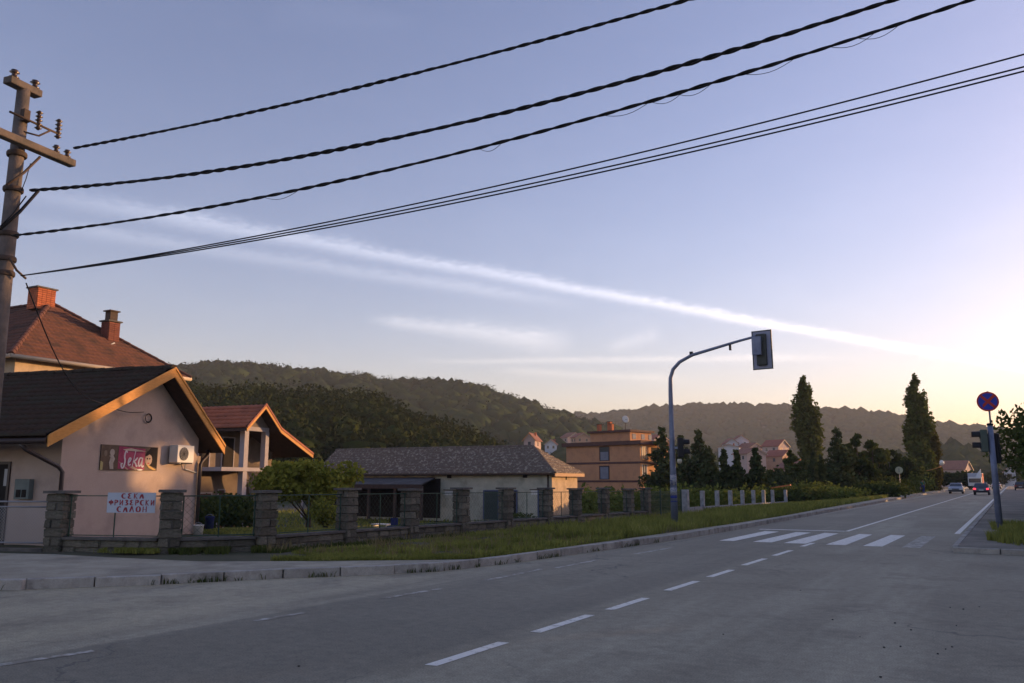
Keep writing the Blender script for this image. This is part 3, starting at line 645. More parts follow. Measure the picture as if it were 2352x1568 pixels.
# ------------------------------------------------------------------ big hip-roofed house behind
BX = gd(25, 812, 40.0); B = Fr(BX, 3.5)
big = empty('hip_roof_house', (BX[0], BX[1], -.3), 'two storey cream house with tall brown red hip roof behind the salon', 'house')
ez = BX[2]; Wd = 9.4; apS = Wd/2; ap = B.p(apS, -5.0, 0); 
azb = onpl(100, 692, ap, B.n)[2]; apex = B.p(apS, -5.0, azb); back = B.p(apS, -12, azb)
e = .55
MB().prism([B.p(.0+e, -e, -.8), B.p(Wd-e, -e, -.8), B.p(Wd-e, -16, -.8), B.p(e, -16, -.8)], (0, 0, ez+.75)).build('wall', M_cream, big)
c1, c2, c3, c4 = B.p(0, 0, ez), B.p(Wd, 0, ez), B.p(Wd, -17, ez), B.p(0, -17, ez)
rf = MB(); rf.add([c1, c2, c3, c4, apex, back], [(0, 1, 4), (1, 2, 5, 4), (2, 3, 5), (3, 0, 4, 5), (0, 3, 2, 1)]); rf.build('roof', M_tilebrn, big)
tile_obj(big, M_tilebrn, c1, c2, apex, apex, tw=.26, rh=.36); tile_obj(big, M_tilebrn, c4, c1, apex, back, tw=.26, rh=.36)
for a, b in ((c1, c2), (c1, c4)): MB().tube([a+np.array([0, 0, -.06]), b+np.array([0, 0, -.06])], .09, 8).build('gutter', M_gutter, big)
ridge_tiles(big, c1, apex, M_tilebrn, .38, .13); ridge_tiles(big, c2, apex, M_tilebrn, .38, .13); ridge_tiles(big, apex, back, M_tilebrn, .38, .13)
def brick_stack(parent, c, wx, wy, z0, z1, ang, name='chimney', courses=True, m_=M_brick):
    """chimney with bricks in courses: each a separate block"""
    ch = MB().box((c[0], c[1], (z0+z1)/2), (wx-.03, wy-.03, z1-z0), ang).build(name, M_mortar, parent)
    n_ = int((z1-z0)/.105); me = None; rm = Matrix.Rotation(ang, 3, 'Z'); off = rootloc(parent)
    for k in range(n_):
        z = z0+.05+k*.105
        for sx, sy in ((wx/2, 0), (-wx/2, 0), (0, wy/2), (0, -wy/2)):
            Ls = wy if sx else wx; nb = max(2, int(round(Ls/.25)))
            for j in range(nb):
                t = (j+.5)/nb-.5; px_, py_ = (sx, t*Ls) if sx else (t*Ls, sy)
                lp = rm @ Vector((px_*(1-.0/max(wx, .1)), py_, 0))
                if me is None:
                    q = MB(); q.box((0, 0, 0), (.06, 1, .088)); o = q.build('brick', m_, None); me = o.data; o.parent = ch
                else: o = link('brick', me, None, ch)
                o.location = (c[0]+lp.x-off[0], c[1]+lp.y-off[1], z-off[2]); o.scale = (1, Ls/nb-.014, 1); o.rotation_euler = (0, 0, ang+(0 if sx else math.pi/2))
    return ch
p1 = onpl(98, 700, apex, B.n); a1 = B.ang-math.pi/2
zt = onpl(85, 656, apex+B.n*.4, B.n)[2]
cc = B.p(apS-.0, -5.0, 0)
cc = B.o+B.d*((p1-B.o).dot(B.d)-.15)+B.n*(-4.9)
ch1 = brick_stack(big, cc, .72, .92, azb-.5, zt-.06, a1)
MB().box((cc[0], cc[1], zt-.03), (.9, 1.1, .07), a1).build('cap', M_mortar, ch1)
zb = onpl(251, 790, B.p(0, -2.6, 0), B.n); zt2 = onpl(251, 738, B.p(0, -2.6, 0), B.n)[2]; zt3 = onpl(251, 712, B.p(0, -2.6, 0), B.n)[2]
ch2 = brick_stack(big, zb, .55, .62, zb[2]-.7, zt2-.05, a1, m_=mat('dark_chimney_brick', (.17, .06, .045), (.24, .09, .065), 14, .85, .5, 50, rnd=.18))
q = MB(); q.box((zb[0], zb[1], zt2), (.74, .80, .07), a1); q.build('cap', M_mortar, ch2)
q = MB(); q.box((zb[0], zb[1], (zt2+zt3)/2), (.4, .42, zt3-zt2-.08), a1); q.build('cowl', M_iron, ch2)
q = MB(); q.box((zb[0], zb[1], zt3-.04), (.56, .58, .06), a1); q.build('cowl_lid', M_iron, ch2)
q = MB(); q.box(tuple(zb+B.n*.35-B.d*.35+np.array([0, 0, -.12])), (.5, .5, .05), a1, Matrix.Rotation(.5, 3, 'X')); q.build('flashing', M_zinc, ch2)
# ------------------------------------------------------------------ two-storey house with balcony columns
HO = gd(557, 1205, 42.0); H2 = Fr(HO, 9.0)
h2 = empty('balcony_house', (HO[0], HO[1], -.6), 'two storey house with open balcony columns, red tiled roof and glowing rake boards', 'house')
hz0 = -.7; OVH = .5
hA, hAz = H2.px(610, 929, OVH); hL, hLz = H2.px(566, 981, OVH); hR, hRz = H2.px(718, 1043, OVH); hK, hKz = H2.px(645, 985, OVH)
c2s, _ = H2.px(612, 1050); fz = H2.px(580, 1078)[1]; topz = H2.px(590, 990)[1]
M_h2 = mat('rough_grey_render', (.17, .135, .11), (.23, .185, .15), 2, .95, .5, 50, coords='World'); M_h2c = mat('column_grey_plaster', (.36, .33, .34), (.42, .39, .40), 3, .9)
HD = 9.0; RCS = 1.6      # balcony recess depth
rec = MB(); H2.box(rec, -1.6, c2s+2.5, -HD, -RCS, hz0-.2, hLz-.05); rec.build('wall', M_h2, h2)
for s_, w_ in ((-.02, .30), (c2s, .26)): H2.box(MB(), s_-w_/2, s_+w_/2, -.28, 0, hz0-.2, topz).build('column', M_h2c, h2)
H2.box(MB(), -1.7, c2s+.2, -RCS, .04, fz-.09, fz+.09).build('balcony_slab', M_h2c, h2)
H2.box(MB(), -.15, c2s+.13, -.26, -.02, topz, topz+.2).build('lintel', M_h2c, h2)
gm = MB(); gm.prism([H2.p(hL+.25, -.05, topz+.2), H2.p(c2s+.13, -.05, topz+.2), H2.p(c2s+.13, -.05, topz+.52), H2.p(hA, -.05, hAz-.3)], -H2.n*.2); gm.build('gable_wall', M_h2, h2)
for (s0, z0, s1, z1) in ((hL, hLz, hA, hAz), (hA, hAz, hK, hKz), (hK, hKz, hR, hRz)):
    a0, a1_ = H2.p(s0, OVH, z0), H2.p(s1, OVH, z1); dn = np.array([0, 0, 1.])
    MB().prism([a0-dn*.06, a1_-dn*.06, a1_-dn*.16, a0-dn*.16], -H2.n*(HD+OVH)).build('roof_deck', M_soffit, h2)
    MB().prism([a0+H2.n*.01, a1_+H2.n*.01, a1_+H2.n*.01-dn*.20, a0+H2.n*.01-dn*.20], H2.n*.04).build('rake_board', M_woodor, h2)
    MB().prism([a0+H2.n*.03+dn*.07, a1_+H2.n*.03+dn*.07, a1_+H2.n*.03-dn*.03, a0+H2.n*.03-dn*.03], H2.n*.05).build('rake_tile_edge', M_tilered, h2)
    tile_obj(h2, M_tilered, H2.p(s0, OVH, z0) if z0 < z1 else H2.p(s1, OVH, z1), H2.p(s0, -HD, z0) if z0 < z1 else H2.p(s1, -HD, z1), H2.p(s1, -HD, z1) if z0 < z1 else H2.p(s0, -HD, z0), H2.p(s1, OVH, z1) if z0 < z1 else H2.p(s0, OVH, z0), tw=.28, rh=.30, amp=.03, lift=.06)
# left roof skirt over the side bay, eave further left
M_door = mat('dark_red_door', (.07, .03, .028), (.10, .045, .04), 4, .7)
for (s0, s1, z0, z1, mm, nm) in ((.15, .95, fz+.1, fz+1.55, M_dark, 'balcony_door'), (.05, .45, hz0, hz0+1.95, M_door, 'door'), (-1.35, -.45, hz0+.9, hz0+1.8, M_door, 'window'), (-1.45, -.75, fz+.1, fz+1.9, M_dark, 'balcony_door')):
    o = H2.box(MB(), s0, s1, -RCS-.04, -RCS+.015, z0, z1).build(nm, mm, h2)
    f_ = MB(); H2.box(f_, s0-.06, s0, -RCS, -RCS+.04, z0, z1+.06); H2.box(f_, s1, s1+.06, -RCS, -RCS+.04, z0, z1+.06); H2.box(f_, s0, s1, -RCS, -RCS+.04, z1, z1+.06); f_.build('frame', M_h2c, o)
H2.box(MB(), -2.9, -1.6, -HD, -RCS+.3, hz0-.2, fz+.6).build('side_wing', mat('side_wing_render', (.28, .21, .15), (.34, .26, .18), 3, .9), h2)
st = MB(); st.prism([H2.p(.6, -.5, fz-.1), H2.p(.75, -.5, fz-.1), H2.p(c2s+.5, -.5, hz0), H2.p(c2s+.2, -.5, hz0)], -H2.n*.5); st.build('stair_flight', M_h2, h2)
# ------------------------------------------------------------------ long low barn house
LD = 57.0; LC = gd(1268, 1190, LD); K = Fr(LC, 95.0)   # s runs left along the facade
lz = -.95; K.n = -K.n    # outward normal faces the viewer
lh = empty('long_low_house', (LC[0], LC[1], lz), 'long low grey plastered house with sagging lichen covered tile roof', 'house')
def kpx(x, y, off=0): q = onpl(x, y, K.o+K.n*off, K.n); return (q-K.o).dot(K.d), q[2]
Ls, _ = kpx(735, 1085); ezl = kpx(1262, 1085, .35)[1]; dep = (onpl(1326, 1130, LC, [math.cos(R(5)), math.sin(R(5)), 0]) - LC); depth = max(3.6, np.linalg.norm(dep[:2]))
print('long house: length', Ls, 'depth', depth, 'eave', ezl)
MB().prism([K.p(0, 0, lz-.2), K.p(Ls, 0, lz-.2), K.p(Ls, -depth, lz-.2), K.p(0, -depth, lz-.2)], (0, 0, ezl-lz+.2)).build('wall', M_plaster, lh)
# end wall skin: warm tone paints in the low sun
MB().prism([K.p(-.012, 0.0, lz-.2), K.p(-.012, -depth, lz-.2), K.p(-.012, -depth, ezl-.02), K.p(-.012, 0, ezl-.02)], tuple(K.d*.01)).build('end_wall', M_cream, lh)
# hip end roof
o_ = .40; hc = kpx(1225, 1025, -depth/2); rz = hc[1]; rs = max(.9, hc[0])
A1, A2, A3, A4 = K.p(-o_, o_, ezl-.05), K.p(-o_, -depth-o_, ezl-.05), K.p(Ls+.3, -depth-o_, ezl-.05), K.p(Ls+.3, o_, ezl-.05); R1, R2 = K.p(rs, -depth/2, rz), K.p(Ls+.3, -depth/2, rz)
MB().add([A1, A2, A3, A4, R1, R2], [(0, 1, 4), (1, 2, 5, 4), (3, 0, 4, 5), (2, 3, 5), (0, 3, 2, 1)]).build('roof', M_tileold, lh)
tile_obj(lh, M_tileold, A1, A4, R2, R1, tw=.3, rh=.33, amp=.04, lift=.06); tile_obj(lh, M_tileold, A2, A1, R1, R1, tw=.3, rh=.33, amp=.04, lift=.06)
ridge_tiles(lh, R1, R2, M_tileold, .40, .14); ridge_tiles(lh, A1, R1, M_tileold, .40, .12)
MB().tube([A1+np.array([0, 0, -.05]), A4+np.array([0, 0, -.05])], .07, 6).build('gutter', M_iron, lh)
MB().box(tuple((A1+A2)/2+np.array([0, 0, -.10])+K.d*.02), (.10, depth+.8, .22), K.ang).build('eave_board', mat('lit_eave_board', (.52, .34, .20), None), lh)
def kbox(nm, m_, x0, y0, x1, y1, b0=-.1, b1=.02, par=None):
    a0, z0 = kpx(x0, y0); a1_, z1 = kpx(x1, y1); return K.box(MB(), min(a0, a1_), max(a0, a1_), b0, b1, min(z0, z1), max(z0, z1)).build(nm, m_, par or lh)
for x0, x1, m_ in ((1113, 1144, mat('green_grey_door', (.035, .055, .055), (.05, .075, .07), 5, .6)), (1163, 1186, M_dark), (1046, 1074, M_dark), (1238, 1262, M_dark)):
    o = kbox('door', m_, x0, 1128, x1, 1205); ff = MB(); a0, z0 = kpx(x0, 1128); a1_, z1 = kpx(x1, 1128)
    K.box(ff, a1_-.10, a1_, 0, .05, lz, z0+.08); K.box(ff, a0, a0+.10, 0, .05, lz, z0+.08); K.box(ff, a1_, a0, 0, .05, z0, z0+.10); ff.build('door_frame', mat('blue_grey_frame', (.10, .12, .20), None), o)
for x0, y0, x1, y1 in ((1022, 1127, 1041, 1137), (1220, 1126, 1241, 1136)):
    w_ = kbox('window', M_white, x0, y0, x1, y1, -.05, .015); a0, z0 = kpx(x0-3, y0-3); a1_, z1 = kpx(x1+3, y0-1)
    K.box(MB(), min(a0, a1_), max(a0, a1_), 0, .06, min(z0, z1), max(z0, z1)).build('frame', M_iron, w_)
for x, y in ((1032, 1094), (1206, 1093)): kbox('vent_hole', M_dark, x-5, y-3, x+5, y+4, -.05, .02)
MB().tube([K.p(.25, .08, lz), K.p(.25, .08, ezl)], .06, 8).build('downpipe', M_iron, lh)
ev = onpl(1300, 1096, LC, [math.cos(R(5)), math.sin(R(5)), 0]); MB().box(tuple(ev+np.array([.01, 0, 0])), (.04, .22, .34), R(5)).build('vent_hole', M_dark, lh)
# lean-to porch on the facade
pl0, pz0 = kpx(1000, 1096); pl1, _ = kpx(690, 1100); PD = 3.2
def kp2(x, y): return kpx(x, y, PD)
f0s, f0z = kp2(966, 1112); f1s, f1z = kp2(700, 1119)
M_felt = mat('grey_roofing_sheet', (.055, .052, .052), (.085, .08, .08), 2.5, .85, c3=(.13, .125, .12), s3=.7, t3=(.55, .7))
MB().add([K.p(pl0, .02, pz0), K.p(f1s, .02, pz0), K.p(f1s, PD, f0z), K.p(f0s, PD, f0z)]+[K.p(pl0, .02, pz0-.1), K.p(f1s, .02, pz0-.1), K.p(f1s, PD, f0z-.1), K.p(f0s, PD, f0z-.1)], [(0, 1, 2, 3), (7, 6, 5, 4), (0, 3, 7, 4), (3, 2, 6, 7), (2, 1, 5, 6), (1, 0, 4, 5)]).build('porch_roof', M_felt, lh)
K.box(MB(), f0s-.1, f1s+.1, PD-.02, PD+.05, f0z-.30, f0z-.02).build('porch_beam', M_soffit, lh)
for x in (966, 905, 845, 693):
    s_, _ = kp2(x, 1150); K.box(MB(), s_-.09, s_+.09, PD-.2, PD-.02, lz, f0z-.1).build('porch_post', M_h2c if x == 693 else M_iron, lh)
K.box(MB(), f0s+.3, f1s, .02, .05, lz, pz0-.1).build('porch_shade_sheet', M_dark, lh)  # near-black sheet paints the porch shade onto the back wall
# ------------------------------------------------------------------ apartment house
AD = 118.0; AC = gd(1472, 1140, AD); az_ = -1.0
A = Fr(AC, 77.0); A.n = -A.n; A2f = np.array([-A.d[1], A.d[0], 0]); 
# s runs left along the long facade; the lit side wall runs away from the corner
sd = -A.n; 
apt = empty('apartment_house', (AC[0], AC[1], az_), 'three storey brown apartment house with dark floor bands and sunlit balconies', 'building')
def apx(x, y, off=0): q = onpl(x, y, A.o+A.n*off, A.n); return (q-A.o).dot(A.d), q[2]
Lw, _ = apx(1301, 1060); ztop = apx(1472, 1020)[1]; DP = 7.0
print('apt width', Lw, 'roof', ztop)
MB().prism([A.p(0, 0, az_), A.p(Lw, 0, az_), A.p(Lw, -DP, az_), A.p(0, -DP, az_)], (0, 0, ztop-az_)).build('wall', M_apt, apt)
A.box(MB(), -.55, Lw+.5, -DP-.5, .5, ztop, ztop+.55).build('roof_slab', M_aptband, apt)
for y in (1062, 1105.5): z = apx(1472, y)[1]; A.box(MB(), -.06, Lw+.06, -DP-.06, .06, z-.12, z+.16).build('floor_band', M_aptband, apt)
M_shut = mat('grey_shutter', (.16, .17, .22), (.22, .23, .28), 2, .7)
for y0, y1 in ((1027, 1058), (1071, 1101)):
    s0, z0 = apx(1378, y0); s1, z1 = apx(1399, y1); o = A.box(MB(), min(s0, s1), max(s0, s1), -.1, .03, z1, z0).build('window', M_glass, apt)
    A.box(MB(), min(s0, s1)+.1, max(s0, s1)-.1, .031, .05, z1+.1, z0-(z0-z1)*.35 if y0 < 1040 else z0-.1).build('shutter', M_shut, o)
    f_ = MB(); A.box(f_, min(s0, s1)-.1, min(s0, s1), -.05, .07, z1, z0+.1); A.box(f_, max(s0, s1), max(s0, s1)+.1, -.05, .07, z1, z0+.1); A.box(f_, min(s0, s1), max(s0, s1), -.05, .07, z0, z0+.12); f_.build('frame', M_aptband, o)
# penthouse
p0, _ = apx(1447, 1000, -1.2); p1_, _ = apx(1356, 1000, -1.2); pz = apx(1447, 991, -1.2)[1]
A.box(MB(), p0, p1_, -DP+.5, -1.2, ztop+.5, pz).build('penthouse_wall', M_apt, apt)
A.box(MB(), p0-.35, p1_+.3, -DP+.1, -.8, pz, pz+.30).build('penthouse_roof', M_aptband, apt)
for x, h in ((1376, 8), (1400, 14), (1404, 9)):
    s_, zq = apx(x, 983-h, -2); ch = A.box(MB(), s_-.25, s_+.25, -2.3, -1.8, pz, zq).build('chimney', M_brick, apt); A.box(MB(), s_-.32, s_+.32, -2.4, -1.7, zq, zq+.08).build('cap', M_aptband, ch)
# side wall features (facing the sun)
def abox(nm, m_, b0, b1, o0, o1, z0, z1, par=None):   # b back along side, o outwards
    P = [A.p(-o, -b, z) for z in (z0, z1) for b, o in ((b0, o0), (b1, o0), (b1, o1), (b0, o1))]; return MB().hexa(P[:4], P[4:]).build(nm, m_, par or apt)
M_aptsun = mat('sunlit_apartment_render', (.60, .30, .13), (.66, .35, .16), 2, .9)  # apartment render made more orange, painting the sun onto this side
fl = [az_+.3, apx(1472, 1105)[1], apx(1472, 1062)[1]]
abox('side_wall', M_aptsun, .05, DP-.05, 0.0, .02, az_, ztop)
for k, z in enumerate(fl[1:]):
    w_ = abox('window', M_glass, .5, 1.5, .0, .05, z+.5, z+2.3); abox('frame', M_white, .42, .5, .02, .08, z+.5, z+2.3, w_); abox('frame', M_white, 1.5, 1.58, .02, .08, z+.5, z+2.3, w_); abox('frame', M_white, .97, 1.03, .05, .08, z+.5, z+2.3, w_)
    rl = MB()
    for j in range(5): P = [A.p(-o, -b, zz) for zz in (z+.2+j*.17, z+.24+j*.17) for b, o in ((.2, .12), (1.9, .12), (1.9, .16), (.2, .16))]; rl.hexa(P[:4], P[4:])
    rl.build('railing', M_iron, apt)
z = fl[2]
bal = abox('balcony_floor', M_aptband, 2.2, 5.6, 0.03, 1.7, z-.12, z+.06)
for j in range(4): abox('balcony_slat', mat('balcony_slat_wood', (.60, .34, .15), None), 2.2, 5.6, 1.62, 1.70, z+.1+j*.27, z+.28+j*.27); abox('balcony_slat', MATS['balcony_slat_wood'], 2.2, 2.28, .1, 1.62, z+.1+j*.27, z+.28+j*.27)
abox('balcony_post', M_aptsun, 2.2, 2.45, 1.4, 1.68, z+1.2, ztop); abox('balcony_post', M_aptsun, 5.3, 5.55, 1.4, 1.68, z+1.2, ztop)
abox('balcony_roof', M_aptband, 2.1, 5.7, .5, 1.8, ztop+.02, ztop+.5)
abox('balcony_door', M_dark, 2.8, 4.2, .0, .05, z+.1, z+2.2)
for bq in (1.0, 3.2, 5.0):
    P = [A.p(p0-o, -1.2-b, zz) for zz in (ztop+.9, pz-.25) for b, o in ((bq-.4, -.02), (bq+.4, -.02), (bq+.4, .04), (bq-.4, .04))]; w_ = MB().hexa(P[:4], P[4:]).build('window', M_shut, apt)
# dish
dd = onpl(1436, 963, A.p(0, -3, 0), A.n)
ds = empty('satellite_dish', (dd[0], dd[1], pz+.3), 'pale satellite dish on a mast above the flat apartment roof', 'satellite dish')
MB().tube([(dd[0], dd[1], pz+.3), tuple(dd)], .05, 6).build('mast', M_iron, ds)
MB().lathe(tuple(dd), [(.02, 0), (.35, .04), (.55, .12), (.56, .13), (.35, .06), (.02, .03)], 16, (.75, -.6, .25)).build('reflector', M_white, ds)
MB().tube([tuple(dd), tuple(dd+np.array([.5, -.4, -.1]))], .03, 5).build('feed_arm', M_iron, ds)
# ------------------------------------------------------------------ stone fence
fence = empty('stone_fence', (FX, 20, 0), 'low rough stone garden fence with square pillars, dark coping and green wire panels', 'fence')
def on_line(px, X): q = ray(px, HOR); return np.array([X, X*q[1]/q[0]])
pil = [gz(130, 1276, .0)[:2], gz(386, 1281, -.0)[:2]]+[on_line(x, FX) for x in (613, 799, 943, 1060, 1162, 1254, 1321, 1386, 1443, 1482)]
pil = [np.array(p) for p in pil]
def rough_block(seed, nm):
    r_ = random.Random(seed); bm = bmesh.new(); bmesh.ops.create_cube(bm, size=1)
    bmesh.ops.bevel(bm, geom=list(bm.edges), offset=.09, segments=1, affect='EDGES')
    for v in bm.verts: v.co += Vector((r_.uniform(-.05, .05), r_.uniform(-.05, .05), r_.uniform(-.05, .05)))
    me = bpy.data.meshes.new(nm); bm.to_mesh(me); bm.free(); me.materials.append(M_stone); return me
BLK = [rough_block(k, 'stone') for k in range(6)]
def stone(par, c, sz, ang):
    o = link('stone', random.choice(BLK), None, par); off = rootloc(par); o.location = tuple(np.array(c)-off); o.scale = sz; o.rotation_euler = (random.uniform(-.02, .02), random.uniform(-.02, .02), ang+random.uniform(-.03, .03)); return o
NC = 7
def fz_(p): return min(.03, gh(p[0], p[1])-.06)
tops = []
for i, p in enumerate(pil):
    a = pil[min(i+1, len(pil)-1)]-pil[max(i-1, 0)]; 
    if i in (0,): a = pil[1]-pil[0]
    if i == 1: a = pil[2]-pil[1]
    ang = math.atan2(a[1], a[0]); z0 = fz_(p); Wp = .46 if i < 2 else .42; Hh = (1.42 if i > 2 else 1.40)+random.uniform(-.035, .03); ang += random.uniform(-.05, .05)
    pr = MB().box((p[0], p[1], z0+Hh/2-.1), (Wp-.07, Wp-.07, Hh+.15), ang).build('pillar', M_mortar, fence); ch = Hh/NC; tops.append((z0+Hh))
    for k in range(NC):
        z = z0+ch*(k+.5); j = random.uniform(.38, .62); m3 = Matrix.Rotation(ang, 3, 'Z')
        for t0, t1 in ((0, j), (j, 1)):
            c = (t0+t1)/2-.5; v = Vector((c*Wp, 0, 0)) if k % 2 else Vector((0, c*Wp, 0)); v = m3 @ v
            sz = ((t1-t0)*Wp-.012, Wp+random.uniform(-.015, .02), ch-.016) if k % 2 else (Wp+random.uniform(-.015, .02), (t1-t0)*Wp-.012, ch-.016)
            stone(pr, (p[0]+v.x, p[1]+v.y, z), sz, ang)
    MB().box((p[0], p[1], z0+Hh+.03), (Wp+.10, Wp+.10, .06), ang).build('cap', M_coping, pr)
for i in range(len(pil)-1):
    a, b = pil[i], pil[i+1]; d = b-a; Lg = np.linalg.norm(d); t = d/Lg; ang = math.atan2(t[1], t[0]); z0, z1 = fz_(a), fz_(b); s0, s1 = .22, Lg-.21
    def P3(s, n_, z): k = s/Lg; q = a+t*s+np.array([-t[1], t[0]])*n_; return np.array([q[0], q[1], z0+(z1-z0)*k+z])
    wl = MB().hexa([P3(s0, -.10, -.3), P3(s1, -.10, -.3), P3(s1, .10, -.3), P3(s0, .10, -.3)], [P3(s0, -.10, .33), P3(s1, -.10, .33), P3(s1, .10, .33), P3(s0, .10, .33)]).build('base_wall', M_mortar, fence)
    nb = max(3, int(Lg/(.52 if i < 6 else .75)))
    for r_ in range(2):
        x = s0; ks_ = [random.uniform(.7, 1.3) for _ in range(nb)]; tot = sum(ks_)
        for w_ in ks_:
            wd = (s1-s0)*w_/tot; c = P3(x+wd/2, 0, .085+r_*.17); stone(wl, c, (wd-.02, .27+random.uniform(-.015, .02), .155), ang); x += wd
    MB().hexa([P3(s0, -.17, .345), P3(s1, -.17, .345), P3(s1, .17, .345), P3(s0, .17, .345)], [P3(s0, -.17, .40), P3(s1, -.17, .40), P3(s1, .17, .40), P3(s0, .17, .40)]).build('coping', M_coping, fence)
    fr_ = MB(); 
    def bar(pa, pb, w_=.03): fr_.tube([pa, pb], w_/2, 4, smooth=False)
    bar(P3(s0, 0, 1.33), P3(s1, 0, 1.33), .035); bar(P3(s0, 0, .44), P3(s1, 0, .44))
    for k in ((.02, .5, .98) if i < 8 else (.02, .98)): bar(P3(s0+(s1-s0)*k, 0, .40), P3(s0+(s1-s0)*k, 0, 1.33))
    fr_.build('panel_frame', M_green, fence)
    wm_ = MB(); h = .88; stp = .16
    for sgn in (1, -1):
        x = s0-h
        while x < s1:
            xa, xb = max(x, s0), min(x+h, s1); za, zb_ = (xa-x), (xb-x)
            if xb > xa:
                za, zb_ = (za, zb_) if sgn > 0 else (h-za, h-zb_)
                A_, B_ = P3(xa, 0, .44+za), P3(xb, 0, .44+zb_); wm_.add([A_, B_, B_+np.array([0, 0, .007]), A_+np.array([0, 0, .007])], [(0, 1, 2, 3)])
            x += stp
    if i: wm_.build('wire_mesh', M_green, fence, kind='stuff')
# hand painted sign on the fence
def fpx(x, y):
    a, b = pil[0], pil[1]; t = (b-a)/np.linalg.norm(b-a); n_ = np.array([t[1], -t[0], 0]); q = onpl(x, y, np.array([a[0], a[1], 0])+n_*.06, n_); return q, t, n_
qa, tF, nF = fpx(249, 1131); qb, _, _ = fpx(356, 1178)
sw_ = np.linalg.norm((qb-qa)[:2]); z1_, z0_ = qa[2], qb[2]; t3 = np.array([tF[0], tF[1], 0])
def spt(u, v, n_=0): return qa+t3*(u*sw_)+nF*n_+np.array([0, 0, (z0_-z1_)*(1-v)])
sg = empty('painted_sign', spt(.5, 0), 'white hand painted hairdresser sign with red Cyrillic letters tied on the fence', 'sign')
MB().prism([spt(0, 0), spt(1, 0), spt(1, 1), spt(0, 1)], nF*.012).build('board', mat('white_board', (.55, .60, .68), (.48, .54, .63), 3, .7), sg)
GL = {'С': [[(.85, .82), (.5, 1), (.1, .7), (.1, .3), (.5, 0), (.9, .15)]], 'Е': [[(.85, .9), (.4, 1), (.15, .75), (.55, .55)], [(.55, .55), (.12, .35), (.3, .02), (.9, .12)]], 'К': [[(.15, 0), (.15, 1)], [(.85, 1), (.2, .5)], [(.3, .5), (.85, 0)]],
      'А': [[(.05, 0), (.5, 1), (.75, .3), (.85, 0)], [(.2, .35), (.75, .35)]], 'Ф': [[(.5, 0), (.5, 1)], [(.5, .8), (.1, .75), (.05, .45), (.5, .3), (.95, .45), (.9, .75), (.5, .8)]],
      'Р': [[(.2, 0), (.2, 1)], [(.2, .95), (.8, .95), (.85, .55), (.2, .45)]], 'И': [[(.15, 1), (.15, 0)], [(.15, .05), (.85, .95)], [(.85, 1), (.85, 0)]], 'З': [[(.15, .85), (.5, 1), (.8, .8), (.4, .55)], [(.4, .55), (.9, .35), (.6, 0), (.1, .12)]],
      'Л': [[(.05, 0), (.45, 1), (.5, 1)], [(.5, 1), (.9, 0)]], 'О': [[(.5, 1), (.1, .8), (.1, .2), (.5, 0), (.9, .2), (.9, .8), (.5, 1)]], 'Н': [[(.15, 0), (.15, 1)], [(.85, 0), (.85, 1)], [(.15, .5), (.85, .5)]]}
M_redp = mat('red_paint', (.36, .05, .06), None, 3, .7)
for txt, u0, u1, v0, v1 in (('СЕКА', .28, .78, .70, .97), ('ФРИЗЕРСКИ', .03, 1.0, .37, .64), ('САЛОН', .20, .86, .04, .32)):
    n_ = len(txt); cw = (u1-u0)/n_
    for k, ch_ in enumerate(txt):
        st_ = []
        for s_ in GL[ch_]: st_.append([(u0+cw*(k+.12+.70*x), v0+(v1-v0)*y+random.uniform(-.006, .006)) for x, y in s_])
        ribbon('letter', st_, lambda u, v, k: spt(u, v, .014+k), .030, M_redp, sg)
# gate with diamond mesh left of the first pillar
gp = pil[0]; gdir = np.array([-.93, -.37]); gdir /= np.linalg.norm(gdir); gate = empty('mesh_gate', (gp[0]+gdir[0]*1.5, gp[1]+gdir[1]*1.5, 0), 'pale diamond mesh driveway gate between the corner pillar and the frame edge', 'gate')
def G3(s, z): q = gp+gdir*s; return np.array([q[0], q[1], z+.0])
gf = MB()
for pa, pb in ((G3(.3, 1.22), G3(4.2, 1.22)), (G3(.3, 1.10), G3(4.2, 1.10)), (G3(.3, .28), G3(4.2, .28)), (G3(.32, .1), G3(.32, 1.24)), (G3(2.2, .2), G3(2.2, 1.24)), (G3(4.2, .1), G3(4.2, 1.24))): gf.tube([pa, pb], .02, 6)
gf.build('gate_frame', M_zinc, gate)
gm_ = MB(); x = .3-.82
for sgn in (1, -1):
    x = .3-.82
    while x < 4.2:
        xa, xb = max(x, .3), min(x+.82, 4.2)
        if xb > xa:
            za, zb_ = xa-x, xb-x
            if sgn < 0: za, zb_ = .82-za, .82-zb_
            A_, B_ = G3(xa, .28+za), G3(xb, .28+zb_); gm_.add([A_, B_, B_+np.array([0, 0, .012]), A_+np.array([0, 0, .012])], [(0, 1, 2, 3)])
        x += .075
gm_.build('diamond_mesh', M_zinc, gate, kind='stuff')
MB().box(tuple((G3(.3, .05)+G3(4.2, .05))/2), (3.9, .25, .22), math.atan2(gdir[1], gdir[0])).build('threshold', M_coping, gate)
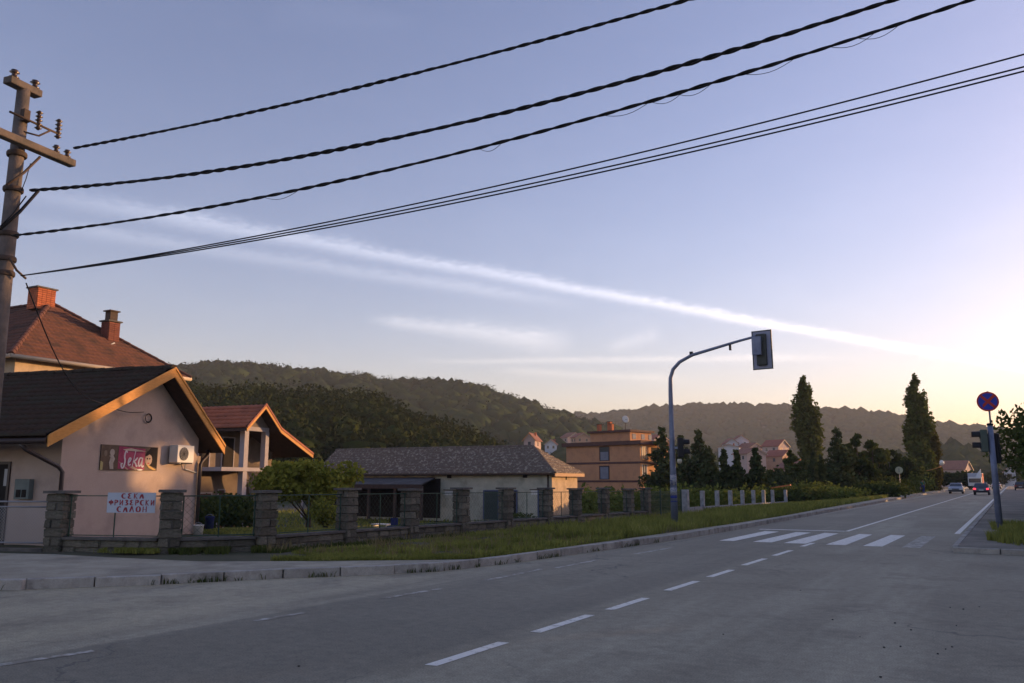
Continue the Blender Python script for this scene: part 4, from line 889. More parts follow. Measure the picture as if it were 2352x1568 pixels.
# green wire gate next to the last pillar, then pale concrete posts
gg = empty('green_wire_gate', (FX, 40, gh(FX, 40)), 'dark green wire mesh gate panels behind the signal pole', 'gate')
ga = on_line(1490, FX); gb = on_line(1563, FX)
for k in range(4):
    p = lerp(ga, gb, k/3); MB().box((p[0], p[1], gh(*p)+.62), (.06, .06, 1.45)).build('post', M_green, gg)
for k in range(3):
    a = lerp(ga, gb, k/3); b = lerp(ga, gb, (k+1)/3); q = MB(); z = gh(*a)
    for j in range(int(np.linalg.norm(b-a)/.07)): p = a+(b-a)/np.linalg.norm(b-a)*(.07*j+.05); q.box((p[0], p[1], z+.7), (.008, .012, 1.1))
    for zz in (.2, .5, .8, 1.1, 1.24): q.box(((a[0]+b[0])/2, (a[1]+b[1])/2, z+zz), (.012, abs(b[1]-a[1]), .012))
    q.build('wire_panel', M_green, gg)
cf = empty('concrete_post_fence', (FX, 50, gh(FX, 50)), 'row of pale concrete fence posts on a low concrete plinth before the vines', 'fence')
cps = [on_line(x, FX) for x in (1572, 1612, 1645.6, 1675.7, 1703.5, 1728.8, 1752, 1772.6, 1802.5)]
pm = None
for k, p in enumerate(cps):
    w_ = .36 if k == 0 else .22; z = gh(*p)
    q = MB().box((p[0], p[1], z+.55), (w_, w_, 1.55 if k == 0 else 1.42)).build('post', M_cpost, cf, bevel=.015)
for a, b in zip(cps[:-1], cps[1:]): MB().box(((a[0]+b[0])/2, (a[1]+b[1])/2, gh(*a)+.12), (.16, b[1]-a[1]-.25, .5)).build('plinth', M_cpost, cf)
# ------------------------------------------------------------------ power pole and cables
PP = gd(32, 420, 16.5); PF = Fr(PP, 11.0)
def ppx(x, y, off=0): q = onpl(x, y, PF.o+PF.n*off, PF.n); return q
zt_ = ppx(50, 204)[2]
pp = empty('power_pole', (PP[0], PP[1], .1), 'round concrete power pole with crossarms and brown insulators at the left edge', 'utility pole')
MB().tube([(PP[0], PP[1], .05), (PP[0], PP[1], 4), (PP[0], PP[1], zt_)], [.175, .143, .108], 18).build('shaft', M_pole, pp)
def beam(nm, a, b, w_, h_, m_=M_iron, par=pp):
    a, b = ppx(*a), ppx(*b); c = (a+b)/2; Lg = np.linalg.norm(b-a); zc = c[2]
    s0, s1 = (a-PF.o).dot(PF.d), (b-PF.o).dot(PF.d); return PF.box(MB(), min(s0, s1), max(s0, s1), -w_/2+.16, w_/2+.16, zc-h_/2, zc+h_/2).build(nm, m_, par)
ta = ppx(14, 202); tb = ppx(88, 226); sa, sb = (ta-PF.o).dot(PF.d), (tb-PF.o).dot(PF.d)
PF.box(MB(), sa-.0, sb, -.1, .1, zt_-.02, zt_+.11).build('top_beam', M_pole, pp, bevel=.01)
ma_ = ppx(0, 311, .22); mb_ = ppx(168, 377, .22); s0, s1 = (ma_-PF.o).dot(PF.d)-1.2, (mb_-PF.o).dot(PF.d); zb_ = (ppx(41, 326, .22)[2]+ppx(168, 374, .22)[2])/2
PF.box(MB(), s0, s1, .13, .30, zb_-.06, zb_+.07).build('crossarm', M_pole, pp, bevel=.012)
def insul(s_, z, n_=.2, h=.2, r_=.05, k=3):
    prof = [(r_*.4, 0)]; 
    for j in range(k): z_ = h*(j+.2)/k; prof += [(r_*.55, z_), (r_*1.15, z_+h*.12/k*2), (r_*.6, z_+h*.5/k)]
    prof += [(r_*.8, h*.93), (r_*.3, h)]
    MB().lathe(PF.p(s_, n_, z), prof, 12).build('insulator', M_insul, pp)
def sOf(x, y, off=.2): return (ppx(x, y, off)-PF.o).dot(PF.d), ppx(x, y, off)[2]
for x, y0, y1, off in ((30, 199, 176, 0), (78, 217, 196, 0)): s_, z = sOf(x, y0, off); insul(s_, zt_+.10, off, .19, .075, 2)
for x, y0, y1 in ((128, 354, 336), (153, 366, 347)): s_, z = sOf(x, y0, .22); _, z2 = sOf(x, y1, .22); insul(s_, zb_+.06, .22, .17, .06, 2)
s0, z0 = sOf(22, 261, .2); s1, z1 = sOf(138, 304, .2); MB().tube([PF.p(s0, .2, (z0+z1)/2), PF.p(s1, .2, (z0+z1)/2)], .022, 6).build('fuse_bar', M_iron, pp)
MB().tube([PF.p(0, .1, (z0+z1)/2-.2), PF.p(s1*.35, .2, (z0+z1)/2-.2), PF.p(s1*.7, .2, (z0+z1)/2)], .018, 6).build('fuse_brace', M_iron, pp)
for x, y0, y1 in ((87, 298, 252), (132, 318, 271)): s_, za = sOf(x, y0, .2); _, zc = sOf(x, y1, .2); insul(s_, za, .2, zc-za, .055, 5)
for (xa, ya), (xb, yb), r_ in (((15, 424), (92, 360), .025), ((50, 436), (70, 375), .008), ((0, 526), (88, 438), .03), ((0, 520), (60, 450), .012)):
    MB().tube([ppx(xa, ya, .18), (ppx(xa, ya, .2)+ppx(xb, yb, .2))/2+np.array([0, 0, -.05]), ppx(xb, yb, .2)], r_, 6).build('brace' if r_ == .025 else 'jumper_cable', M_iron if r_ == .025 else M_cable, pp)
for y in (352, 436, 542, 600, 634):
    z = ppx(30, y)[2]; MB().lathe((PP[0], PP[1], z-.04), [(.155, 0), (.165, .02), (.165, .07), (.155, .09)], 16).build('clamp', M_iron, pp)
MB().box(tuple(PF.p(-.02, .13, ppx(45, 268)[2])), (.12, .10, .22), PF.ang).build('junction_box', M_iron, pp)
b0_ = ppx(22, 592, .15); MB().tube([tuple(b0_), tuple(ppx(38, 620, .25)), tuple(ppx(60, 640, .3))], .02, 6).build('bracket', M_iron, pp)
WA = math.radians(79); WD = np.array([math.sin(WA), math.cos(WA), 0]); WN = np.array([WD[1], -WD[0], 0]); SPAN = 31.0
def wire(start, pts, strands, rad, hel, pitch, lab, nm='power_cable', cat='cable', group='cables from the power pole', loops=0):
    p0 = np.array(start); S_, Z_ = [0.], [p0[2]]
    for x, y in pts: q = onpl(x, y, p0, WN); S_.append((q-p0).dot(WD)); Z_.append(q[2])
    wts = np.ones(len(S_)); wts[0] = 3; cf_ = np.polyfit(S_, Z_, 2, w=wts); zf = lambda s: np.polyval(cf_, s)+(Z_[0]-np.polyval(cf_, 0))*max(0, 1-s/3)
    root = label(bpy.data.objects.new(nm, None), lab, cat, group); root.location = tuple(p0); COL.objects.link(root)
    n_ = 520 if strands > 1 else 70
    for k in range(strands):
        P = []
        for i in range(n_+1):
            s = SPAN*i/n_; wob = 1+.5*math.sin(s*1.7+k)*math.sin(s*.63); th = 2*math.pi*(s/pitch+k/strands)+.6*math.sin(s*.9)
            P.append(p0+WD*s+np.array([0, 0, zf(s)-p0[2]])+WN*hel*math.cos(th)*wob+np.array([0, 0, hel*math.sin(th)*wob]))
        MB().tube(P, rad, 5).build('strand', M_cable, root)
    for k in range(loops):
        s0 = random.uniform(1.5, 20); l_ = random.uniform(.35, .7); P = [p0+WD*(s0+l_*t)+np.array([0, 0, zf(s0+l_*t)-p0[2]-.09*math.sin(math.pi*t)]) for t in np.linspace(0, 1, 9)]
        MB().tube(P, .004, 4).build('loose_tie', M_cable, root)
    return [p0+WD*SPAN+np.array([0, 0, zf(SPAN)-p0[2]])]
ends = wire(ppx(170, 340, .22), [(320, 313), (600, 258), (1040, 140), (1320, 70), (1590, 0)], 2, .0175, .012, .46, 'topmost twisted black cable, running from the long crossarm')
ends += wire(ppx(70, 437, .2), [(500, 400), (1000, 290), (1500, 165), (2060, 0)], 2, .020, .0135, .50, 'second twisted black cable from the top, the thickest one')
ends += wire(ppx(28, 541, .2), [(600, 460), (1200, 310), (1800, 130), (2250, 0)], 2, .0155, .0105, .58, 'third twisted black cable with loose ties hanging below it', loops=12)
for (pts, lab) in (([(600, 545), (1200, 412), (1800, 262), (2352, 130)], 'thin upper telephone wire of the lowest bundle'), ([(600, 551), (1200, 425), (1800, 280), (2352, 160)], 'thin middle telephone wire of the lowest bundle'), ([(600, 556), (1200, 433), (1800, 290), (2352, 170)], 'thin bottom telephone wire hanging lowest over the road')):
    wire(ppx(48, 633, .3), pts, 1, .011, 0, 1, lab, 'telephone_wire', 'wire', 'telephone wires')
# far pole outside the picture that carries the other cable ends
pe = np.array(PP)+WD*SPAN; pf = empty('power_pole', (pe[0]+.2, pe[1], .1), 'second round concrete power pole on the far side of the crossing', 'utility pole')
MB().tube([(pe[0]+.2, pe[1], .05), (pe[0]+.2, pe[1], max(e_[2] for e_ in ends)+.6)], [.2, .13], 16).build('shaft', M_pole, pf)
# service drop to the salon gable with a coil
sv = empty('service_cable', ppx(60, 650, .3), 'thin service cable drooping from the pole to a coil on the salon gable', 'cable')
e1 = S.p(*(lambda q: (q[0], .08, q[1]))(S.px(330, 946, .08))); e0 = ppx(60, 650, .3)
k1 = S.p(*(lambda q: (q[0], OV+.1, q[1]))(S.px(236, 926, OV+.1)))
P = [lerp(e0, k1, t)+np.array([0, 0, -.55*math.sin(math.pi*t)]) for t in np.linspace(0, 1, 16)]+[lerp(k1, e1, t)+np.array([0, 0, -.10*math.sin(math.pi*t)]) for t in np.linspace(.1, 1, 7)]
MB().tube(P, .012, 5).build('line', M_cable, sv)
cs, cz = S.px(344, 960, .1); q = MB()
for j in range(3): q.tube([S.p(cs+.115*(1+.06*j)*math.cos(t), .05+.006*j, cz+.115*(1+.06*j)*math.sin(t)) for t in np.linspace(0, 2*math.pi, 22)], .011, 5)
q.build('coil', M_cable, sv)
# ------------------------------------------------------------------ traffic signals
TB = hit(1550, 1211)
tp = empty('traffic_light_mast', TB, 'blue grey signal mast with stickers and a curved arm over the road', 'traffic light')
armz = gX(1540, 868, TB[0])[2]; Yt = TB[1]
def ty(x, y): d = ray(x, y); return EC+d*Yt/d[1]
P = [(TB[0], Yt, TB[2]-.1), (TB[0], Yt, 2.2)]+[(TB[0], Yt, ty(1540, 900)[2])]+[tuple(ty(x, y)) for x, y in ((1540, 868), (1546, 848), (1561, 831), (1590, 815), (1640, 800), (1700, 782), (1745, 770))]
MB().tube(P, [.125, .105, .075, .07, .065, .062, .058, .052, .045, .042], 14).build('mast', M_steel, tp)
M_paper = mat('pale_sticker', (.42, .42, .44), (.30, .30, .34), 9, .8, c3=(.12, .14, .25), s3=12, t3=(.5, .6))
for y0, y1, m_ in ((1090, 1114, M_paper), (1119, 1136, M_paper), (1137, 1143, M_blue), (1148, 1152, M_blue)):
    z1, z0 = ty(1548, y0)[2], ty(1548, y1)[2]; MB().lathe((TB[0], Yt, z0), [(.118, 0), (.112, z1-z0)], 16).build('sticker', m_, tp)
q0 = ty(1588, 815); MB().box(tuple(q0+np.array([0, 0, .06])), (.12, .06, .12)).build('arm_bracket', M_black, tp)
q0 = ty(1677, 797); MB().box(tuple(q0), (.07, .07, .22), 0).build('hanging_clamp', M_black, tp)
def signal_head(nm, lab, c, face, n_=3, size=.30, board=False, hgt=None, back=M_sigback, parent=None):
    """housing with lamps and visors; face = horizontal direction the lamps look"""
    f = Vector((face[0], face[1], 0)).normalized(); ang = math.atan2(f.y, f.x); H_ = size*1.12*n_; root = empty(nm, (c[0], c[1], c[2]), lab, 'traffic light')
    def loc(a, b, z): v = Matrix.Rotation(ang, 3, 'Z') @ Vector((a, b, z)); return (c[0]+v.x, c[1]+v.y, c[2]+v.z)
    MB().box(loc(0, 0, 0), (size*.62, size*1.05, H_), ang).build('housing', back, root, bevel=.02)
    for k in range(n_):
        z = (k-(n_-1)/2)*size*1.1; l_ = MB(); l_.lathe(loc(size*.315, 0, z), [(size*.36, 0), (size*.30, .02), (.01, .03)], 16, f); l_.build('lens', mat('dark_lens', (.03, .03, .03), None, 3, .25), root)
        v = MB(); ring = []
        for x in (size*.3, size*.3+size*.75):
            ring.append([loc(x, size*.42*math.cos(t), z+size*.42*math.sin(t)) for t in np.linspace(-.35, math.pi+.35, 12)])
        v.add(ring[0]+ring[1], [(i, i+1, i+13, i+12) for i in range(11)]); vo_ = v.build('visor', M_black, root)
    if board:
        bd = MB(); bd.box(loc(size*.1, 0, 0), (.025, size*2.1, H_*1.22), ang); bo = bd.build('backboard', M_sigrim, root, bevel=.01)
        rm_ = MB()
        for sy in (-1, 1): rm_.box(loc(size*.1, sy*size*1.03, 0), (.05, .03, H_*1.22+.03), ang)
        for sz in (-1, 1): rm_.box(loc(size*.1, 0, sz*H_*.61), (.05, size*2.1, .03), ang)
        rm_.build('board_rim', M_sigback, bo)
    return root
oc = ty(1750, 803)
oh = signal_head('overhead_signal', 'overhead three lamp signal seen from behind with pale backboard at the arm end', tuple(oc), (.12, 1), 3, .32, True)
MB().box(tuple(oc+np.array([-.12, -.2, .12])), (.30, .12, .62)).build('mounting_plate', M_steel, oh)
s1_ = ty(1561, 1028); signal_head('pedestrian_signal', 'black pedestrian signal with visors on the left mast', (TB[0]+.30, Yt+.0, s1_[2]), (.9, .43), 2, .30, back=M_black)
lit = MB(); lz_ = ty(1567, 1054); lit.lathe((TB[0]+.30, Yt-.14, lz_[2]-.16), [(.05, 0), (.085, .08), (.07, .16)], 12); lit = lit.build('bell_lamp', mat('pale_plastic', (.55, .50, .38), None), tp)
MB().box((TB[0]+.13, Yt, s1_[2]), (.22, .06, .08)).build('head_bracket', M_steel, tp)
RB = gz(2297, 1216, .12)
rp = empty('signal_and_sign_post', RB, 'blue grey signal post on the right verge carrying a no stopping sign', 'post')
def ry(x, y): d = ray(x, y); return EC+d*RB[1]/d[1]
zm = ry(2285, 975)[2]; zs = ry(2275, 922)[2]; ztp = ry(2274, 898)[2]
MB().tube([(RB[0], RB[1], .05), (RB[0], RB[1], zm)], [.105, .085], 14).build('post', M_steel, rp)
MB().tube([(RB[0]+.02, RB[1], zm-.1), (RB[0]+.02, RB[1], ztp)], .028, 8).build('sign_pipe', M_steel, rp)
MB().lathe((RB[0], RB[1], zm-.02), [(.10, 0), (.10, .06), (.03, .08)], 12).build('post_cap', M_black, rp)
sgn = empty('no_stopping_sign', (RB[0], RB[1]-.06, zs), 'round blue sign with red border and red cross above the signal post', 'road sign')
fa = Vector((.05, -1, 0)).normalized(); rr = .33; dsk = Vector((RB[0], RB[1]-.06, zs))
MB().lathe(dsk, [(rr, 0), (rr, .02), (rr*.99, .021)], 32, fa).build('rim', M_red, sgn); MB().lathe(dsk+fa*.022, [(rr*.85, 0), (rr*.85, .004)], 32, fa).build('blue_field', M_blue, sgn)
for a in (math.pi/4, -math.pi/4):
    rt_ = Matrix.Rotation(a, 3, 'Y'); MB().box(tuple(dsk+fa*.031+fa*(.002 if a > 0 else 0)), (rr*1.72, .006, .085), 0, rt_).build('cross_bar', M_red, sgn)
MB().lathe(dsk-fa*.004, [(rr*.985, 0), (rr*.985, .003)], 32, fa).build('back_plate', M_zinc, sgn)
hz = ry(2262, 1012)[2]; signal_head('pedestrian_signal', 'grey green pedestrian signal with two visors facing left over the crossing', (RB[0]-.22, RB[1]+.02, hz), (-1, -.12), 2, .33, back=mat('grey_green_housing', (.075, .10, .085), (.10, .125, .105), 5, .6))
hz2 = (ry(2285, 1000)[2]+ry(2285, 1058)[2])/2; signal_head('vehicle_signal', 'tall dark three lamp signal mounted behind the right signal post', (RB[0]+.06, RB[1]+.22, hz2), (.25, 1), 3, .30, back=M_black)
# ------------------------------------------------------------------ people (about 125 m off, beside the pavement)
def skinmesh(name, J, E, rads, m_, parent):
    me = bpy.data.meshes.new(name); me.from_pydata(J, E, []); o = bpy.data.objects.new(name, me); COL.objects.link(o)
    md = o.modifiers.new('s', 'SKIN'); sv_ = me.skin_vertices or None
    bm = bmesh.new(); bm.from_mesh(me); ly = bm.verts.layers.skin.verify()
    bm.verts.ensure_lookup_table()
    for v, r_ in zip(bm.verts, rads): v[ly].radius = (r_, r_)
    bm.verts[0][ly].use_root = True; bm.to_mesh(me); bm.free()
    sb_ = o.modifiers.new('b', 'SUBSURF'); sb_.levels = 1; sb_.render_levels = 1
    me.materials.append(m_); o.parent = parent; return o
M_skin = mat('skin', (.42, .25, .18), None, 3, .6); M_hair = mat('dark_hair', (.03, .02, .015), None, 3, .7)
def person(lab, loc, rot, top, bottom, skirt=None, bag=None, stride=.22):
    r_ = empty('person', loc, lab, 'person'); 
    J = [(0, 0, .95), (0, 0, 1.15), (0, 0, 1.38), (0, .01, 1.50), (0, .03, 1.62), (0, .02, 1.72), (-.19, 0, 1.40), (-.25, -.05, 1.14), (-.24, .06, .90), (-.24, .10, .82), (.19, 0, 1.40), (.25, .06, 1.14), (.25, .16, .92), (.25, .19, .84),
         (-.09, 0, .90), (-.10, stride*.55, .50), (-.10, stride*.8, .09), (-.10, stride*.8+.14, .04), (.09, 0, .90), (.10, -stride*.3, .50), (.10, -stride, .11), (.10, -stride+.12, .04)]
    E_ = [(0, 1), (1, 2), (2, 3), (3, 4), (4, 5), (2, 6), (6, 7), (7, 8), (8, 9), (2, 10), (10, 11), (11, 12), (12, 13), (0, 14), (14, 15), (15, 16), (16, 17), (0, 18), (18, 19), (19, 20), (20, 21)]
    rd = [.13, .12, .14, .055, .095, .07, .055, .045, .035, .035, .055, .045, .035, .035, .085, .06, .042, .04, .085, .06, .042, .04]
    skinmesh('body', J, E_, rd, M_skin, r_)
    skinmesh('shirt', [J[0], J[1], J[2], J[6], J[7], J[10], J[11]], [(0, 1), (1, 2), (2, 3), (3, 4), (2, 5), (5, 6)], [.155, .145, .165, .075, .06, .075, .06], top, r_)
    skinmesh('trousers', [J[0], J[14], J[15], J[16], J[18], J[19], J[20]], [(0, 1), (1, 2), (2, 3), (0, 4), (4, 5), (5, 6)], [.15, .11, .085, .065, .11, .085, .065], bottom, r_)
    h = MB(); h.lathe((0, -.005, 1.60), [(.09, -.02), (.108, .04), (.10, .12), (.05, .16), (.01, .17)], 12); ho = h.build('hair', M_hair, None); ho.parent = r_
    for sx in (-.1, .1): s_ = MB(); s_.box((sx, (stride*.8 if sx < 0 else -stride)+.06, .03), (.09, .26, .07)); so_ = s_.build('shoe', M_black, None, bevel=.02); so_.parent = r_
    if bag: b_ = MB(); b_.box((.27, .18, .64), (.10, .28, .32)); bo_ = b_.build('bag', bag, None, bevel=.03); bo_.parent = r_
    r_.rotation_euler = (0, 0, rot)
pq = gX(2134, 1131, -10.0)
person('person in a teal top and blue trousers walking along the pavement edge', (-9.9, 118, .15), math.pi*.95, mat('teal_cloth', (.07, .26, .24), None), mat('blue_cloth', (.05, .07, .25), None), bag=mat('pink_bag', (.50, .28, .30), None))
person('person in dark clothes with a pale bag standing near the poplar', (-11.2, 121, .12), .4, mat('dark_cloth', (.02, .02, .025), None), mat('grey_cloth', (.12, .14, .18), None), bag=mat('pale_bag', (.50, .52, .56), None), stride=.08)
# ------------------------------------------------------------------ vehicles
M_tyre = mat('tyre_rubber', (.015, .015, .016), None, 3, .8); M_rim = mat('wheel_rim', (.35, .36, .38), None, 3, .35, metal=.6)
def car(lab, loc, rot, paint, name='car', cat='car', tail=False, W=1.72, Lc=4.1, Hc=1.42, lit=False, group=None):
    r_ = empty(name, loc, lab, cat, group); hw = W/2
    def pt(nm, q, m_, par=None, bevel=0, **k): o = q.build(nm, m_, None, bevel=bevel); o.parent = par or r_; return o
    f, b = Lc/2, -Lc/2
    prof = [(b+.05, .30), (b, .55), (b+.04, .88), (b+.55, .93), (f-1.15, .93), (f-.25, .80), (f-.02, .62), (f, .38), (f-.1, .26)]
    q = MB(); n_ = len(prof); rings = []
    for x, k in ((-hw, .0), (-hw*.97, .06), (hw*.97, .06), (hw, .0)): pass
    q.prism([(-hw, y, z) for y, z in prof], (W, 0, 0)); pt('body', q, paint, bevel=.05)
    q = MB(); zb_, zt__ = .90, Hc; lo = [(-hw*.94, b+.35), (hw*.94, b+.35), (hw*.94, f-1.05), (-hw*.94, f-1.05)]; hi = [(-hw*.74, b+.95), (hw*.74, b+.95), (hw*.74, f-1.85), (-hw*.74, f-1.85)]
    q.hexa([(x, y, zb_) for x, y in lo], [(x, y, zt__) for x, y in hi]); cb = pt('cabin', q, paint, bevel=.03)
    LO = [np.array((x, y, zb_)) for x, y in lo]; HI = [np.array((x, y, zt__)) for x, y in hi]
    for nm, i, j in (('rear_window', 0, 1), ('side_window', 1, 2), ('windscreen', 2, 3), ('side_window', 3, 0)):
        a, b_, c, d = lerp(LO[i], HI[i], .14), lerp(LO[j], HI[j], .14), lerp(LO[j], HI[j], .86), lerp(LO[i], HI[i], .86); mid = (a+b_+c+d)/4; n__ = np.cross(b_-a, d-a); n__ /= np.linalg.norm(n__)
        if n__.dot(mid-np.array([0, 0, .8])) < 0: n__ = -n__
        P_ = [lerp(x, mid, .07) for x in (a, b_, c, d)]; q = MB(); q.prism([x+n__*.004 for x in P_], n__*.012); pt(nm, q, M_glass)
    for sx in (-1, 1):
        for y in (b+.75, f-.80):
            q = MB(); q.lathe((sx*(hw-.10)-.09, y, .31), [(.24, 0), (.31, .02), (.31, .16), (.24, .18)], 18, (1, 0, 0)); wh = pt('wheel', q, M_tyre)
            q = MB(); q.lathe((sx*(hw-.005)-.01, y, .31), [(.19, 0), (.19, .02), (.05, .025)], 12, (1, 0, 0)); pt('rim', q, M_rim, wh)
        q = MB(); q.box((sx*hw*.76, f-.02, .62), (.34, .06, .15)); pt('headlight', q, M_lampon if lit else M_white, bevel=.01)
        q = MB(); q.box((sx*hw*.80, b-.0, .74), (.26, .06, .17)); pt('tail_light', q, M_tail if tail else M_red, bevel=.01)
        q = MB(); q.box((sx*(hw+.09), f-1.25, .98), (.17, .08, .12)); pt('mirror', q, paint, bevel=.02)
    for y, nm in ((f+.02, 'front_bumper'), (b-.02, 'rear_bumper')): q = MB(); q.box((0, y, .40), (W*.98, .10, .20)); pt(nm, q, M_black, bevel=.02)
    q = MB(); q.box((0, f+.01, .60), (.8, .05, .12)); pt('grille', q, M_black)
    q = MB(); q.box((0, b-.03, .60), (.50, .03, .11)); pt('licence_plate', q, M_white)
    r_.rotation_euler = (0, 0, rot); return r_
M_lampon = mat('lit_lamp', (.8, .7, .5), None, 3, .3, emit=(1, .82, .5), estr=6)
M_tail = mat('lit_tail_light', (.6, .02, .03), None, 3, .3, emit=(1, .03, .05), estr=1.6)
P_sil = mat('silver_blue_paint', (.34, .37, .44), None, 3, .3, metal=.35, spec=.6); P_dk = mat('dark_grey_paint', (.07, .08, .11), None, 3, .3, metal=.3, spec=.6); P_wh = mat('white_paint', (.62, .62, .60), None, 3, .35, spec=.5); P_br = mat('brown_paint', (.10, .06, .045), None, 3, .35, metal=.2)
car('silver blue car coming towards the crossing in the left lane', (-6.75, 128.5, 0), math.pi, P_sil)
car('dark grey car driving away with its red tail lights on', (-3.45, 118, 0), 0, P_dk, tail=True)
car('pale grey car following farther up the road, glinting in the sun', (-3.2, 205, 0), 0, P_wh)
car('brown car parked on the right roadside beyond the signal post', (.9, 165, .12), 0, P_br)
car('light grey car parked in front of the brown one on the right roadside', (3.1, 150, .12), .04, P_wh)
car('dark small car waiting far off in the left lane behind the lorry', (-6.6, 245, 0), math.pi, P_dk)
car('white and blue car standing behind the round sign left of the pavement', (-16.5, 128, gh(-17, 128)+.02), 1.2, P_wh)
lo = empty('lorry', (-6.4, 190, 0), 'white box lorry with a red side curtain standing behind the silver car', 'lorry')
MB().box((-6.4, 190, 1.95), (2.45, 7.5, 2.5)).build('box_body', mat('lorry_white', (.42, .44, .50), None, 3, .5), lo, bevel=.04); MB().box((-5.16, 190, 1.95), (.03, 7.3, 2.3)).build('side_curtain', mat('lorry_red', (.42, .05, .04), None), lo)
MB().box((-6.4, 184.9, 1.45), (2.3, 2.0, 2.0)).build('cab', P_wh, lo, bevel=.12); MB().box((-6.4, 183.88, 1.75), (2.0, .05, .75)).build('windscreen', M_glass, lo); MB().prism([(-6.3, 185.6, 2.4), (-5.3, 185.6, 2.4), (-5.3, 186.1, 4.0), (-5.9, 186.1, 3.2)], (0, .4, 0)).build('roof_fairing', P_wh, lo)
for sx in (-7.4, -5.55):
    for y in (185.2, 191.5, 192.7): MB().lathe((sx-.12, y, .48), [(.36, 0), (.48, .03), (.48, .24), (.36, .27)], 18, (1, 0, 0)).build('wheel', M_tyre, lo)
for sx in (-7.2, -5.6): MB().box((sx, 183.87, .85), (.35, .05, .2)).build('headlight', M_white, lo)
MB().box((-6.4, 183.86, .6), (2.3, .1, .3)).build('bumper', M_black, lo)
# round sign seen from behind, street lamp, bunting
rs0 = gX(2069, 1130, -11.6); Yr = rs0[1]; zr = gX(2069, 1080, -11.6)[2]
rs_ = empty('round_road_sign', (-11.6, Yr, .1), 'pale round road sign on a thin post seen beside the bushes', 'road sign')
MB().tube([(-11.6, Yr, -.1), (-11.6, Yr, zr+.3)], .035, 8).build('post', M_zinc, rs_); MB().lathe((-11.6, Yr-.05, zr), [(.42, 0), (.42, .025), (.40, .03)], 24, (0.1, -1, 0)).build('disc', mat('pale_yellow_disc', (.52, .52, .36), None), rs_)
MB().box((-11.6, Yr-.09, zr), (.09, .01, .45)).build('sign_mark', M_grille, rs_)
q0 = gX(2163, 1063, -13.5); ln = empty('street_lamp', (-13.5, q0[1], gh(-13.5, q0[1])), 'street lamp with a white globe beyond the tall poplar', 'street lamp')
MB().tube([(-13.5, q0[1], -.5), (-13.5, q0[1], q0[2]-.3)], .06, 8).build('post', M_iron, ln); MB().lathe((-13.5, q0[1], q0[2]-.5), [(.1, 0), (.5, .3), (.5, .8), (.15, 1.1)], 14).build('globe', M_white, ln)
bn = empty('orange_rope', gd(2065, 1069, 135), 'orange rope slung between the bushes and the tall poplar', 'rope')
a, b = gd(2062, 1069, 135), gd(2162, 1071, 140); MB().tube([lerp(a, b, t)+np.array([0, 0, -.75*math.sin(math.pi*t)]) for t in np.linspace(0, 1, 14)], .06, 5).build('line', mat('orange_rope', (.42, .20, .06), None), bn)
# ------------------------------------------------------------------ garden and yard plants
def at(px, D): q = gd(px, HOR, D); return np.array([q[0], q[1], gh(q[0], q[1])])
p = at(528, 33); bush('garden_shrub', 'dark green shrub with reddish shoots in front of the balcony columns', 'shrub', p, (2.0, 1.5, .95), LF_mid, 4200, .15, 14)
p = at(478, 31); bush('garden_shrub', 'small rose bush with pink flowers beside the salon downpipe', 'shrub', p, (.9, .8, .75), LF_mid, 1300, .13, 8)
p = at(712, 34); tree('garden_tree', 'broad yellow green garden tree spreading before the dark porch', 'tree', p, 3.15, 2.35, LF_yel, 'round', 6500, .19, .09, .30, lobes=30)
p = at(752, 31.5); bush('garden_shrub', 'yellowish low shrub under the spreading tree, nearest the second large pillar', 'shrub', p, (.9, .8, .75), LF_yel, 1500, .13, 8)
for px_, lab in ((1010, 'low weeds with a white bloom before the grey house wall, left of the pillar'), (1198, 'dark weeds along the foot of the grey house wall')):
    p = at(px_, 46); bush('wall_weeds', lab, 'plant', p, (1.6, .6, .5), LF_mid, 700, .12, 7)
def tub(nm, lab, px_, D, r_, h_, m_, cat):
    p = at(px_, D); r0 = empty(nm, p, lab, cat); MB().lathe(p, [(r_*.85, 0), (r_, h_*.9), (r_*1.06, h_*.92), (r_*1.06, h_), (r_*.9, h_), (r_*.8, h_*.6)], 16).build('tub', m_, r0)
    MB().tube([p+np.array([r_*math.cos(t), 0, h_+.4*r_*math.sin(t)]) for t in np.linspace(0, math.pi, 9)], .012, 5).build('handle', M_zinc, r0)
tub('water_barrel', 'blue plastic barrel standing in the garden behind the fence', 487, 30, .15, .50, mat('blue_plastic', (.02, .03, .13), None), 'barrel')
tub('bucket', 'white bucket on the grass beside the blue barrel', 462, 27.5, .16, .3, M_white, 'bucket')
p = at(903, 47); ch_ = empty('garden_chair', p, 'blue garden chair standing under the dark porch', 'chair')
MB().box((p[0], p[1], p[2]+.42), (.42, .42, .05), .3).build('seat', MATS['blue_plastic'], ch_); MB().box((p[0]-.05, p[1]+.25, p[2]+.66), (.42, .05, .42), .3).build('backrest', MATS['blue_plastic'], ch_)
for dx in (-.2, .2):
    for dy in (-.2, .2): MB().box((p[0]+dx, p[1]+dy, p[2]+.2), (.04, .04, .42), .3).build('leg', MATS['blue_plastic'], ch_)
p = at(880, 48); tb = empty('garden_table', p, 'low white garden table left of the blue chair under the porch', 'table'); MB().box((p[0], p[1], p[2]+.5), (1.1, .6, .05)).build('table_top', M_white, tb)
for dx in (-.45, .45): MB().box((p[0]+dx, p[1], p[2]+.24), (.06, .45, .48)).build('leg', M_white, tb)
